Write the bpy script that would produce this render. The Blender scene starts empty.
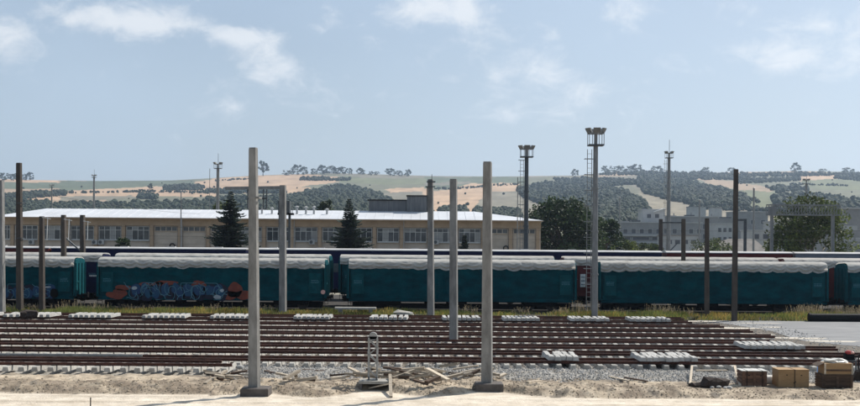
import bpy, math, random
from mathutils import Vector, Matrix, noise
random.seed(7)
S = bpy.context.scene
COL = S.collection
R = math.radians
# ------------------------------------------------------------------ camera, sky, sun, exposure
F = 1240.0; H = 5.7; ROLL = R(0.42); CX, CY = 430.0, 241.0
cd = bpy.data.cameras.new('camera'); cam = bpy.data.objects.new('camera', cd); COL.objects.link(cam)
cd.sensor_width = 36; cd.lens = 36 * F / 860; cd.shift_y = 38 / 860; cd.clip_end = 30000; cd.clip_start = .1
c_, s_ = math.cos(ROLL), math.sin(ROLL)
cam.matrix_world = Matrix(((c_, -s_, 0, 0), (0, 0, -1, 0), (s_, c_, 0, H), (0, 0, 0, 1)))
S.camera = cam
SUN_EL, SUN_AZ = R(46), math.atan2(.72, .69)        # azimuth clockwise from +Y
W = bpy.data.worlds.new('World'); S.world = W; W.use_nodes = True
wn, wl = W.node_tree.nodes, W.node_tree.links
for n in list(wn): wn.remove(n)
wout = wn.new('ShaderNodeOutputWorld'); bg = wn.new('ShaderNodeBackground')
sky = wn.new('ShaderNodeTexSky'); sky.sky_type = 'NISHITA'; sky.sun_disc = False
sky.sun_elevation = SUN_EL; sky.sun_rotation = SUN_AZ
sky.air_density = 1.0; sky.dust_density = 2.4; sky.ozone_density = 1.6; sky.altitude = 300
SKYS = 0.076
bg.inputs['Strength'].default_value = SKYS
sd = bpy.data.lights.new('sun', 'SUN'); sd.energy = 5.0; sd.angle = R(.53); sd.color = (1, .95, .87)
sun = bpy.data.objects.new('sun', sd); COL.objects.link(sun)
sv = Vector((math.sin(SUN_AZ) * math.cos(SUN_EL), math.cos(SUN_AZ) * math.cos(SUN_EL), math.sin(SUN_EL)))
sun.rotation_euler = sv.to_track_quat('Z', 'Y').to_euler(); sun.location = sv * 100
S.view_settings.view_transform = 'Standard'; S.view_settings.look = 'None'
S.view_settings.exposure = 0.30; S.view_settings.gamma = 1
S.cycles.max_bounces = 6; S.cycles.volume_bounces = 1; S.cycles.transparent_max_bounces = 8

def at(px, py, Y):
    ix, iy = px - CX, CY - py
    return Vector(((c_ * ix - s_ * iy) / F * Y, Y, H + (s_ * ix + c_ * iy) / F * Y))
def gnd(px, py, z=0.0):
    ix, iy = px - CX, CY - py
    e = (s_ * ix + c_ * iy) / F
    Y = (z - H) / e
    return at(px, py, Y)
def xat(px, Y, py=280): return at(px, py, Y).x

# clouds: soft wisps laid over the sky by direction
def wnode(t, **kw):
    n = wn.new(t)
    for k, v in kw.items(): setattr(n, k, v)
    return n
def wmath(op, a, b=None, c=None):
    n = wnode('ShaderNodeMath', operation=op)
    for i, v in enumerate((a, b, c)):
        if v is None: continue
        if isinstance(v, (int, float)): n.inputs[i].default_value = v
        else: wl.new(v, n.inputs[i])
    return n.outputs[0]
tc = wnode('ShaderNodeTexCoord')
mp = wnode('ShaderNodeMapping'); mp.inputs['Scale'].default_value = (9, 9, 15)
wl.new(tc.outputs['Generated'], mp.inputs['Vector'])
nz = wnode('ShaderNodeTexNoise'); nz.inputs['Scale'].default_value = 1.0; nz.inputs['Detail'].default_value = 11; nz.inputs['Roughness'].default_value = .62; nz.inputs['Distortion'].default_value = .35
wl.new(mp.outputs[0], nz.inputs['Vector'])
bias = None
for px, py, wx, wy, amt in [(108, 16, 46, 17, .36), (165, 24, 40, 12, .26), (215, 33, 50, 11, .22), (252, 34, 34, 11, .22), (278, 66, 34, 16, .27),
        (8, 36, 24, 18, .25), (45, 50, 35, 12, .13), (150, 68, 70, 16, .10), (330, 8, 12, 18, .28), (425, 8, 40, 18, .32), (475, 12, 34, 16, .30),
        (545, 42, 24, 26, .16), (625, 12, 22, 24, .26), (500, 50, 60, 18, .05), (410, 55, 90, 20, .06), (600, 80, 60, 16, .10),
        (770, 54, 42, 20, .27), (828, 18, 36, 20, .28), (850, 66, 30, 20, .22), (745, 4, 30, 12, .22), (700, 62, 30, 18, .12), (520, 78, 120, 14, .07), (120, 95, 200, 24, .05), (680, 110, 220, 24, .06), (60, 20, 60, 14, .2), (555, 40, 14, 30, .12), (345, 45, 80, 14, .06), (500, 95, 160, 18, .04)]:
    d = (at(px, py, 1.0) - Vector((0, 0, H))); L = d.length; d.normalize()
    sub = wnode('ShaderNodeVectorMath', operation='SUBTRACT'); wl.new(tc.outputs['Generated'], sub.inputs[0]); sub.inputs[1].default_value = d
    mul = wnode('ShaderNodeVectorMath', operation='MULTIPLY'); wl.new(sub.outputs[0], mul.inputs[0])
    k = F * L; mul.inputs[1].default_value = (k / wx, k / wx, k / wy)
    ln = wnode('ShaderNodeVectorMath', operation='DOT_PRODUCT'); wl.new(mul.outputs[0], ln.inputs[0]); wl.new(mul.outputs[0], ln.inputs[1])
    g = wmath('MULTIPLY', wmath('EXPONENT', wmath('MULTIPLY', ln.outputs['Value'], -.8)), amt)
    bias = g if bias is None else wmath('ADD', bias, g)
nz2 = wnode('ShaderNodeTexNoise'); nz2.inputs['Scale'].default_value = 3.6; nz2.inputs['Detail'].default_value = 9; nz2.inputs['Roughness'].default_value = .62; nz2.inputs['Distortion'].default_value = .6
wl.new(mp.outputs[0], nz2.inputs['Vector'])
nz3 = wnode('ShaderNodeTexNoise'); nz3.inputs['Scale'].default_value = .35; nz3.inputs['Detail'].default_value = 4; wl.new(mp.outputs[0], nz3.inputs['Vector'])
dens = wmath('ADD', wmath('ADD', wmath('MULTIPLY_ADD', nz.outputs['Fac'], 1.0, -.03), wmath('MULTIPLY_ADD', nz2.outputs['Fac'], .75, -.375)), bias)
mr = wnode('ShaderNodeMapRange', interpolation_type='SMOOTHSTEP'); mr.inputs['From Min'].default_value = .57; mr.inputs['From Max'].default_value = .98
wl.new(dens, mr.inputs['Value'])
cm = wmath('MULTIPLY', mr.outputs[0], .82)
mix = wnode('ShaderNodeMix', data_type='RGBA'); wl.new(cm, mix.inputs['Factor'])
hz = wnode('ShaderNodeMix', data_type='RGBA'); wl.new(wmath('MULTIPLY_ADD', nz3.outputs['Fac'], .8, .05), hz.inputs['Factor']); hz.inputs['B'].default_value = (6.05, 7.5, 9.15, 1)   # thin high veil
wl.new(sky.outputs[0], hz.inputs['A'])
wl.new(hz.outputs['Result'], mix.inputs['A']); mix.inputs['B'].default_value = (9.6, 9.9, 10.2, 1)
wl.new(mix.outputs['Result'], bg.inputs['Color']); wl.new(bg.outputs[0], wout.inputs['Surface'])

# ------------------------------------------------------------------ materials
def mat(name, a, b=None, scale=3.0, rough=.85, bump=0.0, bscale=30, metal=0.0, spec=.3, lo=.35, hi=.65, stretch=(1, 1, 1), attr=None, rnd=0.0, trans=0.0):
    m = bpy.data.materials.new(name); m.use_nodes = True
    nt = m.node_tree; N, L = nt.nodes, nt.links
    p = N['Principled BSDF']; p.inputs['Roughness'].default_value = rough; p.inputs['Metallic'].default_value = metal
    p.inputs['Specular IOR Level'].default_value = spec
    b = b or tuple(x * .72 for x in a)
    t = N.new('ShaderNodeTexCoord'); oi = N.new('ShaderNodeObjectInfo')
    ad = N.new('ShaderNodeVectorMath'); ad.operation = 'MULTIPLY_ADD'
    L.new(oi.outputs['Random'], ad.inputs[0]); ad.inputs[1].default_value = (37, 53, 71)
    L.new(t.outputs['Object'], ad.inputs[2])
    mpp = N.new('ShaderNodeMapping'); mpp.inputs['Scale'].default_value = stretch; L.new(ad.outputs[0], mpp.inputs['Vector'])
    n1 = N.new('ShaderNodeTexNoise'); n1.inputs['Scale'].default_value = scale; n1.inputs['Detail'].default_value = 8; n1.inputs['Roughness'].default_value = .65
    L.new(mpp.outputs[0], n1.inputs['Vector'])
    r = N.new('ShaderNodeMapRange'); r.inputs['From Min'].default_value = lo; r.inputs['From Max'].default_value = hi; L.new(n1.outputs['Fac'], r.inputs['Value'])
    mx = N.new('ShaderNodeMix'); mx.data_type = 'RGBA'; L.new(r.outputs[0], mx.inputs['Factor'])
    mx.inputs['A'].default_value = (*a, 1); mx.inputs['B'].default_value = (*b, 1)
    col = mx.outputs['Result']
    if attr:
        at_ = N.new('ShaderNodeAttribute'); at_.attribute_name = attr
        m2 = N.new('ShaderNodeMix'); m2.data_type = 'RGBA'; m2.blend_type = 'MULTIPLY'; m2.inputs['Factor'].default_value = 1
        L.new(col, m2.inputs['A']); L.new(at_.outputs['Color'], m2.inputs['B']); col = m2.outputs['Result']
    if rnd:
        hs = N.new('ShaderNodeHueSaturation'); L.new(col, hs.inputs['Color'])
        rr = N.new('ShaderNodeMapRange'); rr.inputs['To Min'].default_value = 1 - rnd; rr.inputs['To Max'].default_value = 1 + rnd
        L.new(oi.outputs['Random'], rr.inputs['Value']); L.new(rr.outputs[0], hs.inputs['Value']); col = hs.outputs['Color']
    L.new(col, p.inputs['Base Color'])
    if bump:
        n2 = N.new('ShaderNodeTexNoise'); n2.inputs['Scale'].default_value = bscale; n2.inputs['Detail'].default_value = 6; L.new(mpp.outputs[0], n2.inputs['Vector'])
        bp = N.new('ShaderNodeBump'); bp.inputs['Strength'].default_value = bump; bp.inputs['Distance'].default_value = .05; L.new(n2.outputs['Fac'], bp.inputs['Height']); L.new(bp.outputs[0], p.inputs['Normal'])
    if trans:
        tr = N.new('ShaderNodeBsdfTranslucent'); L.new(col, tr.inputs['Color'])
        ms = N.new('ShaderNodeMixShader'); ms.inputs[0].default_value = trans
        L.new(p.outputs[0], ms.inputs[1]); L.new(tr.outputs[0], ms.inputs[2]); L.new(ms.outputs[0], N['Material Output'].inputs['Surface'])
    return m
M = {}
M['concrete'] = mat('pole_concrete', (.255, .25, .238), (.13, .127, .12), 2.2, .9, .3, 40, stretch=(1, 1, .35), rnd=.12)
M['concrete_dark'] = mat('dark_pole', (.095, .078, .064), (.05, .042, .036), 2.5, .9, .3, 40, stretch=(1, 1, .3), rnd=.15)  # dark tone; on the tall left pole it stands in for shade
M['sleeper'] = mat('sleeper_concrete', (.46, .44, .40), (.29, .275, .245), 5, .9, .25, 60, rnd=.2)
M['stack'] = mat('clean_sleeper_concrete', (.46, .45, .425), (.29, .28, .265), 4, .9, .25, 60, rnd=.1)
M['rail'] = mat('rusty_rail', (.13, .05, .032), (.05, .022, .016), 2.5, .75, .3, 60, spec=.25, rnd=.2)
M['railhead'] = mat('rail_head', (.16, .085, .06), (.09, .045, .035), 8, .5, .2, 60, spec=.4)
M['clip'] = mat('rusty_clip', (.06, .035, .025), None, 12, .8)
M['teal'] = mat('teal_tarp', (.0012, .060, .076), (.001, .032, .042), .9, .9, .25, 5, spec=.02, stretch=(1, 1, 2.2))
M['teal_steel'] = mat('teal_steel', (.003, .078, .094), (.002, .052, .064), 2.5, .75, .1, 30, spec=.06)
M['hood'] = mat('dirty_white_tarp', (.64, .62, .575), (.30, .28, .25), 1.9, .8, .35, 9, stretch=(.6, 1, 1.5), lo=.45, hi=.8, trans=.42)
M['navy'] = mat('navy_paint', (.006, .009, .05), (.005, .007, .036), 2, .6, spec=.12)
M['redp'] = mat('oxide_red_paint', (.10, .009, .009), (.07, .007, .008), 2, .55)
M['greyp'] = mat('grey_paint', (.17, .2, .24), (.12, .14, .17), 2, .5)
M['roofw'] = mat('pale_grey_roof', (.5, .5, .5), (.32, .31, .3), 1.5, .6, stretch=(.4, 1, 1))
M['under'] = mat('dark_underframe', (.012, .011, .011), (.007, .007, .007), 4, .9, spec=.05)
M['wheel'] = mat('wheel_steel', (.05, .04, .035), None, 8, .6, metal=.3)
M['white'] = mat('white_paint', (.75, .75, .73), (.6, .6, .58), 4, .6)
M['galv'] = mat('galvanised_steel', (.26, .26, .255), (.17, .17, .17), 4, .5, metal=.25, stretch=(1, 1, .3))
M['galv_pale'] = mat('pale_galvanised_steel', (.32, .32, .31), (.23, .23, .22), 5, .55, metal=.1)
M['galv_dark'] = mat('dark_mast_steel', (.10, .11, .115), (.06, .065, .07), 4, .55, metal=.2)
M['lampglass'] = mat('floodlight_glass', (.22, .21, .19), (.15, .145, .13), 8, .25, spec=.5)
M['lampbody'] = mat('floodlight_housing', (.25, .25, .24), None, 8, .5)
M['wood'] = mat('weathered_timber', (.56, .48, .375), (.31, .255, .19), 3, .85, .3, 40, stretch=(.4, 4, 4), rnd=.35)
M['ply'] = mat('crate_plywood', (.34, .215, .105), (.25, .155, .075), 1.5, .8, .15, 30, stretch=(1, 1, 3), rnd=.08)
M['darkwood'] = mat('dark_crate_timber', (.10, .062, .04), (.05, .032, .022), 3, .85, .3, 30, stretch=(.6, 1, 4), rnd=.3)
M['redwood'] = mat('reddish_crate_board', (.19, .105, .065), (.11, .062, .042), 3, .85, .3, 30, stretch=(.6, 1, 4), rnd=.3)
M['plastic'] = mat('pale_plastic_sheet', (.68, .66, .6), (.5, .48, .43), 2, .35, .3, 10, spec=.5)
M['black'] = mat('black_plastic', (.012, .012, .013), (.008, .008, .009), 5, .7, .3, 8, spec=.12)
M['heap'] = mat('dark_net_heap', (.028, .02, .016), (.05, .035, .028), 9, .9, .6, 20)
M['blue'] = mat('blue_plastic', (.22, .4, .72), (.15, .3, .58), 3, .4, spec=.4)
M['redcloth'] = mat('red_fabric', (.45, .07, .06), (.3, .04, .04), 5, .9)
M['pink'] = mat('pale_pink_plastic', (.7, .42, .36), (.55, .3, .27), 5, .6)
M['gfill'] = mat('graffiti_blue', (.010, .035, .12), (.010, .07, .13), 1.5, .6)
M['gline'] = mat('graffiti_pale_teal', (.10, .25, .32), None, 2, .6)
M['gred'] = mat('graffiti_brick_red', (.23, .05, .025), (.12, .028, .02), 1.5, .6)
M['gdark'] = mat('graffiti_shadow_navy', (.008, .011, .03), None, 2, .6)
M['gwhite'] = mat('graffiti_white', (.42, .47, .5), None, 2, .6)
M['wall'] = mat('tan_render', (.42, .31, .215), (.33, .24, .165), .8, .9, .1, 30)
M['panelw'] = mat('beige_panel', (.53, .455, .38), (.41, .35, .29), .6, .9, .15, 20)
M['frame'] = mat('window_frame', (.62, .62, .6), None, 3, .6)
M['glass'] = mat('window_glass', (.035, .04, .045), (.09, .095, .10), .35, .12, spec=.6, lo=.4, hi=.6)
M['blind'] = mat('drawn_blind', (.32, .32, .31), (.25, .25, .25), 1, .8)
M['metalroof'] = mat('white_metal_roof', (.58, .595, .62), (.48, .49, .51), .25, .5, spec=.4)
M['roofbox'] = mat('grey_roof_cladding', (.155, .16, .165), (.10, .105, .11), 1.2, .8, stretch=(3, 1, .3))
M['town'] = mat('grey_town_render', (.29, .285, .28), (.22, .22, .22), .25, .9)
M['townlight'] = mat('pale_town_render', (.44, .44, .43), (.35, .35, .35), .25, .9)
M['towndark'] = mat('dark_town_window', (.06, .065, .075), (.1, .1, .11), .4, .4)
M['tile'] = mat('old_roof_covering', (.30, .27, .24), (.22, .2, .18), .7, .9)
M['bark'] = mat('tree_bark', (.12, .09, .065), (.07, .05, .035), 5, .95, .4, 20)
M['barkpale'] = mat('pale_bark', (.24, .21, .17), (.13, .11, .09), 5, .95, .4, 20)
M['leafdark'] = mat('dark_foliage', (.020, .034, .014), (.034, .055, .018), 1.5, .7, attr='tint', trans=.25)
M['leafmid'] = mat('olive_foliage', (.055, .078, .024), (.08, .095, .03), 1.5, .7, attr='tint', trans=.3)
M['leafbright'] = mat('bright_shrub_foliage', (.13, .16, .035), (.10, .12, .03), 1.5, .7, attr='tint', trans=.3)
M['needle'] = mat('spruce_needles', (.022, .036, .026), (.035, .05, .034), 2, .75, attr='tint', trans=.12)
M['woods'] = mat('woodland_foliage', (.015, .027, .014), (.028, .040, .019), .05, .85, attr='tint')
M['grass'] = mat('verge_grass', (.16, .175, .05), (.24, .215, .08), .7, .8, attr='tint', trans=.35)
M['straw'] = mat('dry_weed', (.42, .34, .22), (.3, .24, .15), 2, .9, attr='tint', trans=.3)
M['terrain'] = mat('farmland', (1, 1, 1), (.82, .82, .80), .012, .95, attr='tint')
M['yard'] = mat('yard_soil', (1, 1, 1), (.72, .70, .67), 1.3, .95, .7, 14, attr='tint')
M['ground'] = mat('open_ground', (.26, .235, .19), (.17, .16, .11), .03, .95)
M['ballast'] = mat('shade_toned_ballast', (.055, .049, .043), (.028, .025, .022), 3, .95, 1.0, 25)  # darkened to stand in for shade beneath and between the wagons
M['pad'] = mat('worn_grey_pad', (.235, .235, .235), (.15, .153, .158), .6, .85, .35, 20, stretch=(.5, 1.6, 1))
M['sandp'] = mat('pale_sand', (.55, .5, .42), (.42, .38, .32), 1.3, .95, .4, 14)
M['stone'] = mat('ballast_stone', (.46, .44, .41), (.27, .255, .235), 9, .95, attr='tint')
M['clod'] = mat('dirt_clod', (.42, .35, .26), (.27, .215, .155), 6, .95, attr='tint')
M['wire'] = mat('dark_wire', (.03, .03, .03), None, 5, .6)

# ------------------------------------------------------------------ mesh helpers
class MB:
    def __init__(s): s.v, s.f, s.m, s.t = [], [], [], []
    def add(s, vs, fs, mi=0, tint=None):
        o = len(s.v); s.v += [tuple(v) for v in vs]; s.f += [tuple(i + o for i in f) for f in fs]; s.m += [mi] * len(fs)
        if tint is not None: s.t += [tint] * len(vs)
        return s
    def box(s, x0, x1, y0, y1, z0, z1, mi=0):
        return s.add([(x0, y0, z0), (x1, y0, z0), (x1, y1, z0), (x0, y1, z0), (x0, y0, z1), (x1, y0, z1), (x1, y1, z1), (x0, y1, z1)],
              [(0, 3, 2, 1), (4, 5, 6, 7), (0, 1, 5, 4), (1, 2, 6, 5), (2, 3, 7, 6), (3, 0, 4, 7)], mi)
    def bar(s, p, q, w, h=None, mi=0, up=(0, 0, 1)):
        p, q = Vector(p), Vector(q); h = h or w
        d = (q - p).normalized(); u = Vector(up)
        if abs(d.dot(u)) > .98: u = Vector((0, 1, 0))
        a = d.cross(u).normalized(); b = a.cross(d)
        vs = []
        for c in (p, q):
            for i, j in ((-1, -1), (1, -1), (1, 1), (-1, 1)): vs.append(c + a * (i * w / 2) + b * (j * h / 2))
        return s.add(vs, [(3, 2, 1, 0), (4, 5, 6, 7), (0, 1, 5, 4), (1, 2, 6, 5), (2, 3, 7, 6), (3, 0, 4, 7)], mi)
    def tube(s, p, q, r0, r1=None, n=10, mi=0):
        p, q = Vector(p), Vector(q); r1 = r0 if r1 is None else r1
        d = (q - p).normalized(); u = Vector((0, 0, 1)) if abs(d.z) < .9 else Vector((0, 1, 0))
        a = d.cross(u).normalized(); b = a.cross(d)
        vs = []
        for c, r in ((p, r0), (q, r1)):
            for k in range(n):
                t = 2 * math.pi * k / n; vs.append(c + a * (r * math.cos(t)) + b * (r * math.sin(t)))
        fs = [(k, (k + 1) % n, n + (k + 1) % n, n + k) for k in range(n)] + [tuple(range(n - 1, -1, -1)), tuple(range(n, 2 * n))]
        return s.add(vs, fs, mi)
    def prism(s, prof, x0, x1, mi=0):                     # closed (y,z) profile swept along x
        n = len(prof)
        vs = [(x0, y, z) for y, z in prof] + [(x1, y, z) for y, z in prof]
        return s.add(vs, [(k, (k + 1) % n, n + (k + 1) % n, n + k) for k in range(n)] + [tuple(range(n - 1, -1, -1)), tuple(range(n, 2 * n))], mi)
    def lathe_z(s, prof, n=12, mi=0, c=(0, 0)):
        vs, fs = [], []
        for r, z in prof:
            for k in range(n):
                t = 2 * math.pi * k / n; vs.append((c[0] + r * math.cos(t), c[1] + r * math.sin(t), z))
        for j in range(len(prof) - 1):
            for k in range(n): fs.append((j * n + k, j * n + (k + 1) % n, (j + 1) * n + (k + 1) % n, (j + 1) * n + k))
        fs.append(tuple(range(n - 1, -1, -1))); fs.append(tuple((len(prof) - 1) * n + k for k in range(n)))
        return s.add(vs, fs, mi)
    def mesh(s, name, mats, smooth=False):
        me = bpy.data.meshes.new(name); me.from_pydata(s.v, [], s.f); me.update()
        mats = mats if isinstance(mats, (list, tuple)) else [mats]
        for m in mats: me.materials.append(M[m] if isinstance(m, str) else m)
        if len(mats) > 1: me.polygons.foreach_set('material_index', s.m)
        if smooth: me.polygons.foreach_set('use_smooth', [True] * len(me.polygons))
        if s.t:
            a = me.color_attributes.new('tint', 'FLOAT_COLOR', 'POINT')
            a.data.foreach_set('color', [x for t in s.t for x in (t if isinstance(t, tuple) else (t, t, t)) + (1,)])
        return me
    def build(s, name, mats, parent=None, loc=(0, 0, 0), rz=0, smooth=False):
        return put(name, s.mesh(name, mats, smooth), parent, loc, rz)
def put(name, me, parent=None, loc=(0, 0, 0), rz=0):
    o = bpy.data.objects.new(name, me); COL.objects.link(o); o.location = loc
    if rz: o.rotation_euler.z = rz
    if parent: o.parent = parent
    return o
def tag(o, label=None, cat=None, group=None, kind=None):
    if label: o['label'] = label
    if cat: o['category'] = cat
    if group: o['group'] = group
    if kind: o['kind'] = kind
    return o
def thing(name, label, cat, loc=(0, 0, 0), rz=0, group=None):
    o = bpy.data.objects.new(name, None); COL.objects.link(o); o.location = loc; o.rotation_euler.z = rz; o.empty_display_size = .2
    return tag(o, label, cat, group)
def dup(root, loc, rz=None, label=None, group=None):
    r = root.copy(); COL.objects.link(r); r.location = loc
    if rz is not None: r.rotation_euler.z = rz
    if label: r['label'] = label
    if group: r['group'] = group
    for ch in list(root.children):
        c = ch.copy(); COL.objects.link(c); c.parent = r
        for g in ch.children:
            d = g.copy(); COL.objects.link(d); d.parent = c
    return r
def fbm(x, y, o=4):
    return noise.fractal(Vector((x, y, 3.7)), 1.0, 2.0, o)
def inpoly(x, y, P):
    r = False; j = len(P) - 1
    for i in range(len(P)):
        if (P[i][1] > y) != (P[j][1] > y) and x < (P[j][0] - P[i][0]) * (y - P[i][1]) / (P[j][1] - P[i][1]) + P[i][0]: r = not r
        j = i
    return r
def lerp_tab(T, x):
    if x <= T[0][0]: return T[0][1]
    for (a, b), (c, d) in zip(T, T[1:]):
        if x <= c: return b + (d - b) * (x - a) / (c - a)
    return T[-1][1]

# ------------------------------------------------------------------ setting: open ground, hills
g = MB(); g.add([(-5000, -600, -.13), (5000, -600, -.13), (5000, 6200, -.13), (-5000, 6200, -.13)], [(0, 1, 2, 3)])
tag(g.build('ground', 'ground'), kind='structure')

SKYL = [(-260, 178), (0, 179), (30, 180), (100, 181), (170, 180.5), (215, 178), (255, 175.5), (300, 174), (340, 173.2), (400, 175), (430, 176), (500, 176.5), (540, 176),
        (580, 175.5), (610, 172), (645, 171), (700, 173), (745, 172), (800, 171), (860, 172), (1120, 173)]
Z0, Z1 = 420.0, 3200.0
def terr(px, t):
    """point of the hillside seen at picture column px, t = 0 at its foot, 1 on the ridge"""
    Y = Z0 * (Z1 / Z0) ** t
    bot, top = 250.0 + (px - 430) * .0073, lerp_tab(SKYL, px)
    u = t + .018 * math.sin(t * 9 + px * .011) * math.sin(math.pi * t)
    return at(px, bot + (top - bot) * u, Y), bot + (top - bot) * u
TAN, TAN2, GRN, GRN2, GREY, DUSK = (.41, .28, .18), (.31, .225, .15), (.085, .105, .062), (.13, .14, .075), (.165, .15, .11), (.11, .125, .075)
FIELDS = [([(-300, 150), (1200, 150), (1200, 260), (-300, 260)], (.135, .135, .088)),
    ([(-300, 150), (60, 150), (120, 215), (-300, 215)], TAN2), ([(-300, 180), (5, 181), (62, 182), (60, 188), (20, 189), (-300, 188)], GRN),
    ([(0, 177), (60, 179), (90, 181.5), (60, 182.5), (0, 182)], TAN), ([(60, 181), (200, 180), (216, 181), (215, 186), (150, 187), (100, 189), (60, 191)], GRN),
    ([(25, 194), (90, 190), (150, 186.5), (216, 188), (216, 197), (90, 196), (25, 203)], TAN), ([(195, 181), (260, 175), (310, 174.5), (362, 179), (325, 184), (290, 188), (195, 187)], TAN),
    ([(60, 197), (130, 195.5), (140, 198.5), (60, 201)], GREY),
    ([(190, 187), (310, 187), (305, 193), (190, 193)], TAN), ([(310, 172), (430, 174), (430, 185), (372, 184), (335, 181.5), (345, 176)], GRN2),
    ([(320, 173), (430, 174), (430, 178), (362, 178)], GREY), ([(385, 189), (432, 187), (432, 197), (400, 197)], TAN), ([(375, 193), (420, 191), (432, 200), (380, 205)], GREY),
    ([(430, 173), (600, 173), (600, 177), (430, 178)], GREY), ([(520, 174), (575, 173.5), (575, 175.5), (520, 176)], TAN2),
    ([(425, 177), (525, 177), (525, 185), (458, 188), (425, 189)], GRN), ([(425, 183), (470, 181), (470, 184), (425, 186)], GREY),
    ([(455, 187), (470, 184), (515, 182.5), (522, 186), (516, 191), (500, 192)], TAN), ([(425, 192), (470, 187), (498, 191), (480, 199), (474, 215), (425, 215)], TAN),
    ([(488, 192), (520, 192), (556, 202), (548, 216), (476, 216), (480, 200)], (.19, .17, .125)),
    ([(600, 170.5), (650, 170.5), (640, 176), (598, 177)], TAN2), ([(600, 177), (650, 175), (650, 195), (625, 182)], GREY),
    ([(640, 188), (690, 199), (748, 202), (775, 213), (775, 222), (640, 222)], (.22, .19, .135)), ([(690, 176), (720, 179), (778, 189), (770, 192), (740, 190), (705, 183)], TAN2),
    ([(742, 190), (775, 192), (795, 201), (758, 208), (745, 203)], GRN2), ([(785, 171), (818, 172), (845, 177), (830, 180), (800, 181)], TAN), ([(720, 172), (800, 172), (800, 175), (720, 176)], TAN2),
    ([(800, 180), (862, 178), (870, 190), (815, 190)], GRN2), ([(862, 174), (1120, 174), (1120, 196), (862, 190)], TAN2)]
rows, colsx = 110, [-260 + 1.7 * i for i in range(int(1380 / 1.7) + 1)]
v, f, tint = [], [], []
for j in range(rows + 4):
    t = min(j / rows, 1)
    for px in colsx:
        p, py = terr(px, t)
        if j > rows: d = j - rows; p = Vector((p.x * (1 + .15 * d), p.y * (1 + .15 * d), max(-.3, p.z - 110 * d)))
        if j == 0: p.z = -.4
        v.append(p[:])
        jx, jy = px + 2.5 * fbm(px * .06, py * .2), py + .9 * fbm(px * .05 + 9, py * .3)
        c = FIELDS[0][1]
        for P, cc in FIELDS[1:]:
            if inpoly(jx, jy, P): c = cc
        k = 1 + .22 * fbm(px * .11, py * .5, 3)
        tint += [c[0] * k, c[1] * k, c[2] * k, 1]
n = len(colsx)
for j in range(rows + 3):
    for i in range(n - 1): f.append((j * n + i, j * n + i + 1, (j + 1) * n + i + 1, (j + 1) * n + i))
me = bpy.data.meshes.new('hills'); me.from_pydata(v, [], f); me.materials.append(M['terrain'])
a = me.color_attributes.new('tint', 'FLOAT_COLOR', 'POINT'); a.data.foreach_set('color', tint)
me.polygons.foreach_set('use_smooth', [True] * len(f))
tag(put('hills', me), kind='structure')

# woods on the hills: every tree a lumpy crown, joined into masses
import bmesh as _bm
b = _bm.new(); _bm.ops.create_icosphere(b, subdivisions=2, radius=1); b.verts.ensure_lookup_table()
ICO_V = [v_.co.copy() for v_ in b.verts]; ICO_F = [tuple(x.index for x in f_.verts) for f_ in b.faces]; b.free()
b = _bm.new(); _bm.ops.create_icosphere(b, subdivisions=1, radius=1)
ICO1_V = [v_.co.copy() for v_ in b.verts]; ICO1_F = [tuple(x.index for x in f_.verts) for f_ in b.faces]; b.free()
def lump(mb, p, r, h, tint, lo=False):
    sx = random.random() * 50; V_, F_ = (ICO1_V, ICO1_F) if lo else (ICO_V, ICO_F)
    vs = []
    for c in V_:
        k = 1 + .42 * noise.noise(c * 1.7 + Vector((sx, sx * .7, 0)))
        vs.append((p[0] + c.x * r * k, p[1] + c.y * r * k, p[2] + h * .5 + c.z * h * .55 * k))
    mb.add(vs, F_, 0, tint)
def t_of(px, py):
    lo, hi = 0., 1.
    for _ in range(18):
        m_ = (lo + hi) / 2
        if terr(px, m_)[1] > py: lo = m_
        else: hi = m_
    return lo
def wood(label_name, polys, per, hgt):
    mb = MB()
    for P in polys:
        xs, ys = [p[0] for p in P], [p[1] for p in P]
        A = (max(xs) - min(xs)) * (max(ys) - min(ys))
        for _ in range(int(A * per)):
            x, y = random.uniform(min(xs), max(xs)), random.uniform(min(ys), max(ys))
            if not inpoly(x + 1.5 * fbm(x * .1, y * .2), y, P): continue
            t = t_of(x, y); p, _y = terr(x, t); t = t_of(x, y + .95 * hgt * (.55 + .45 * t) / p.y * F); p, _y = terr(x, t)
            h = hgt * random.choice((.5, .6, .7, .8, .9, 1.05)) * random.uniform(.85, 1.1) * (.55 + .45 * t)
            k = random.choice((.75, .85, .95, 1.0, 1.1, 1.2))
            lump(mb, p - Vector((0, 0, h * .1)), h * random.uniform(.42, .62), h, (k * random.uniform(.9, 1.1), k, k * random.uniform(.8, 1.1)), lo=(h / p.y * F < 3))
    o = mb.build(label_name, 'woods', smooth=False)
    return tag(o, kind='stuff')
wood('woods', [[(205, 196), (290, 193), (325, 185), (337, 182.5), (357, 185), (378, 190), (392, 199), (385, 214), (205, 216)]], 1.0, 9)
wood('woods', [[(518, 186), (545, 180.5), (562, 179), (600, 182), (625, 188), (643, 198), (652, 211), (600, 222), (556, 206), (540, 199), (522, 193)]], .95, 9)
wood('woods', [[(640, 172), (690, 179), (720, 185), (746, 192), (750, 202), (700, 201), (668, 195), (645, 189), (636, 180)]], 1.1, 9)
wood('woods', [[(-260, 203), (60, 200), (215, 199), (215, 216), (-260, 218)], [(-260, 196), (20, 197), (48, 199), (50, 208), (-260, 208)]], .55, 8)
wood('woods', [[(772, 194), (800, 189), (830, 193), (870, 198), (1100, 199), (1100, 216), (800, 214), (778, 205)], [(765, 183.5), (800, 183), (812, 187), (778, 189)]], .5, 9)
wood('woods', [[(640, 169.5), (750, 171.5), (750, 177), (690, 177), (640, 174)], [(828, 170.8), (1100, 172), (1100, 179), (860, 178), (835, 176)], [(748, 171.8), (800, 170.6), (830, 171), (830, 173), (748, 174)]], 1.1, 8)
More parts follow.
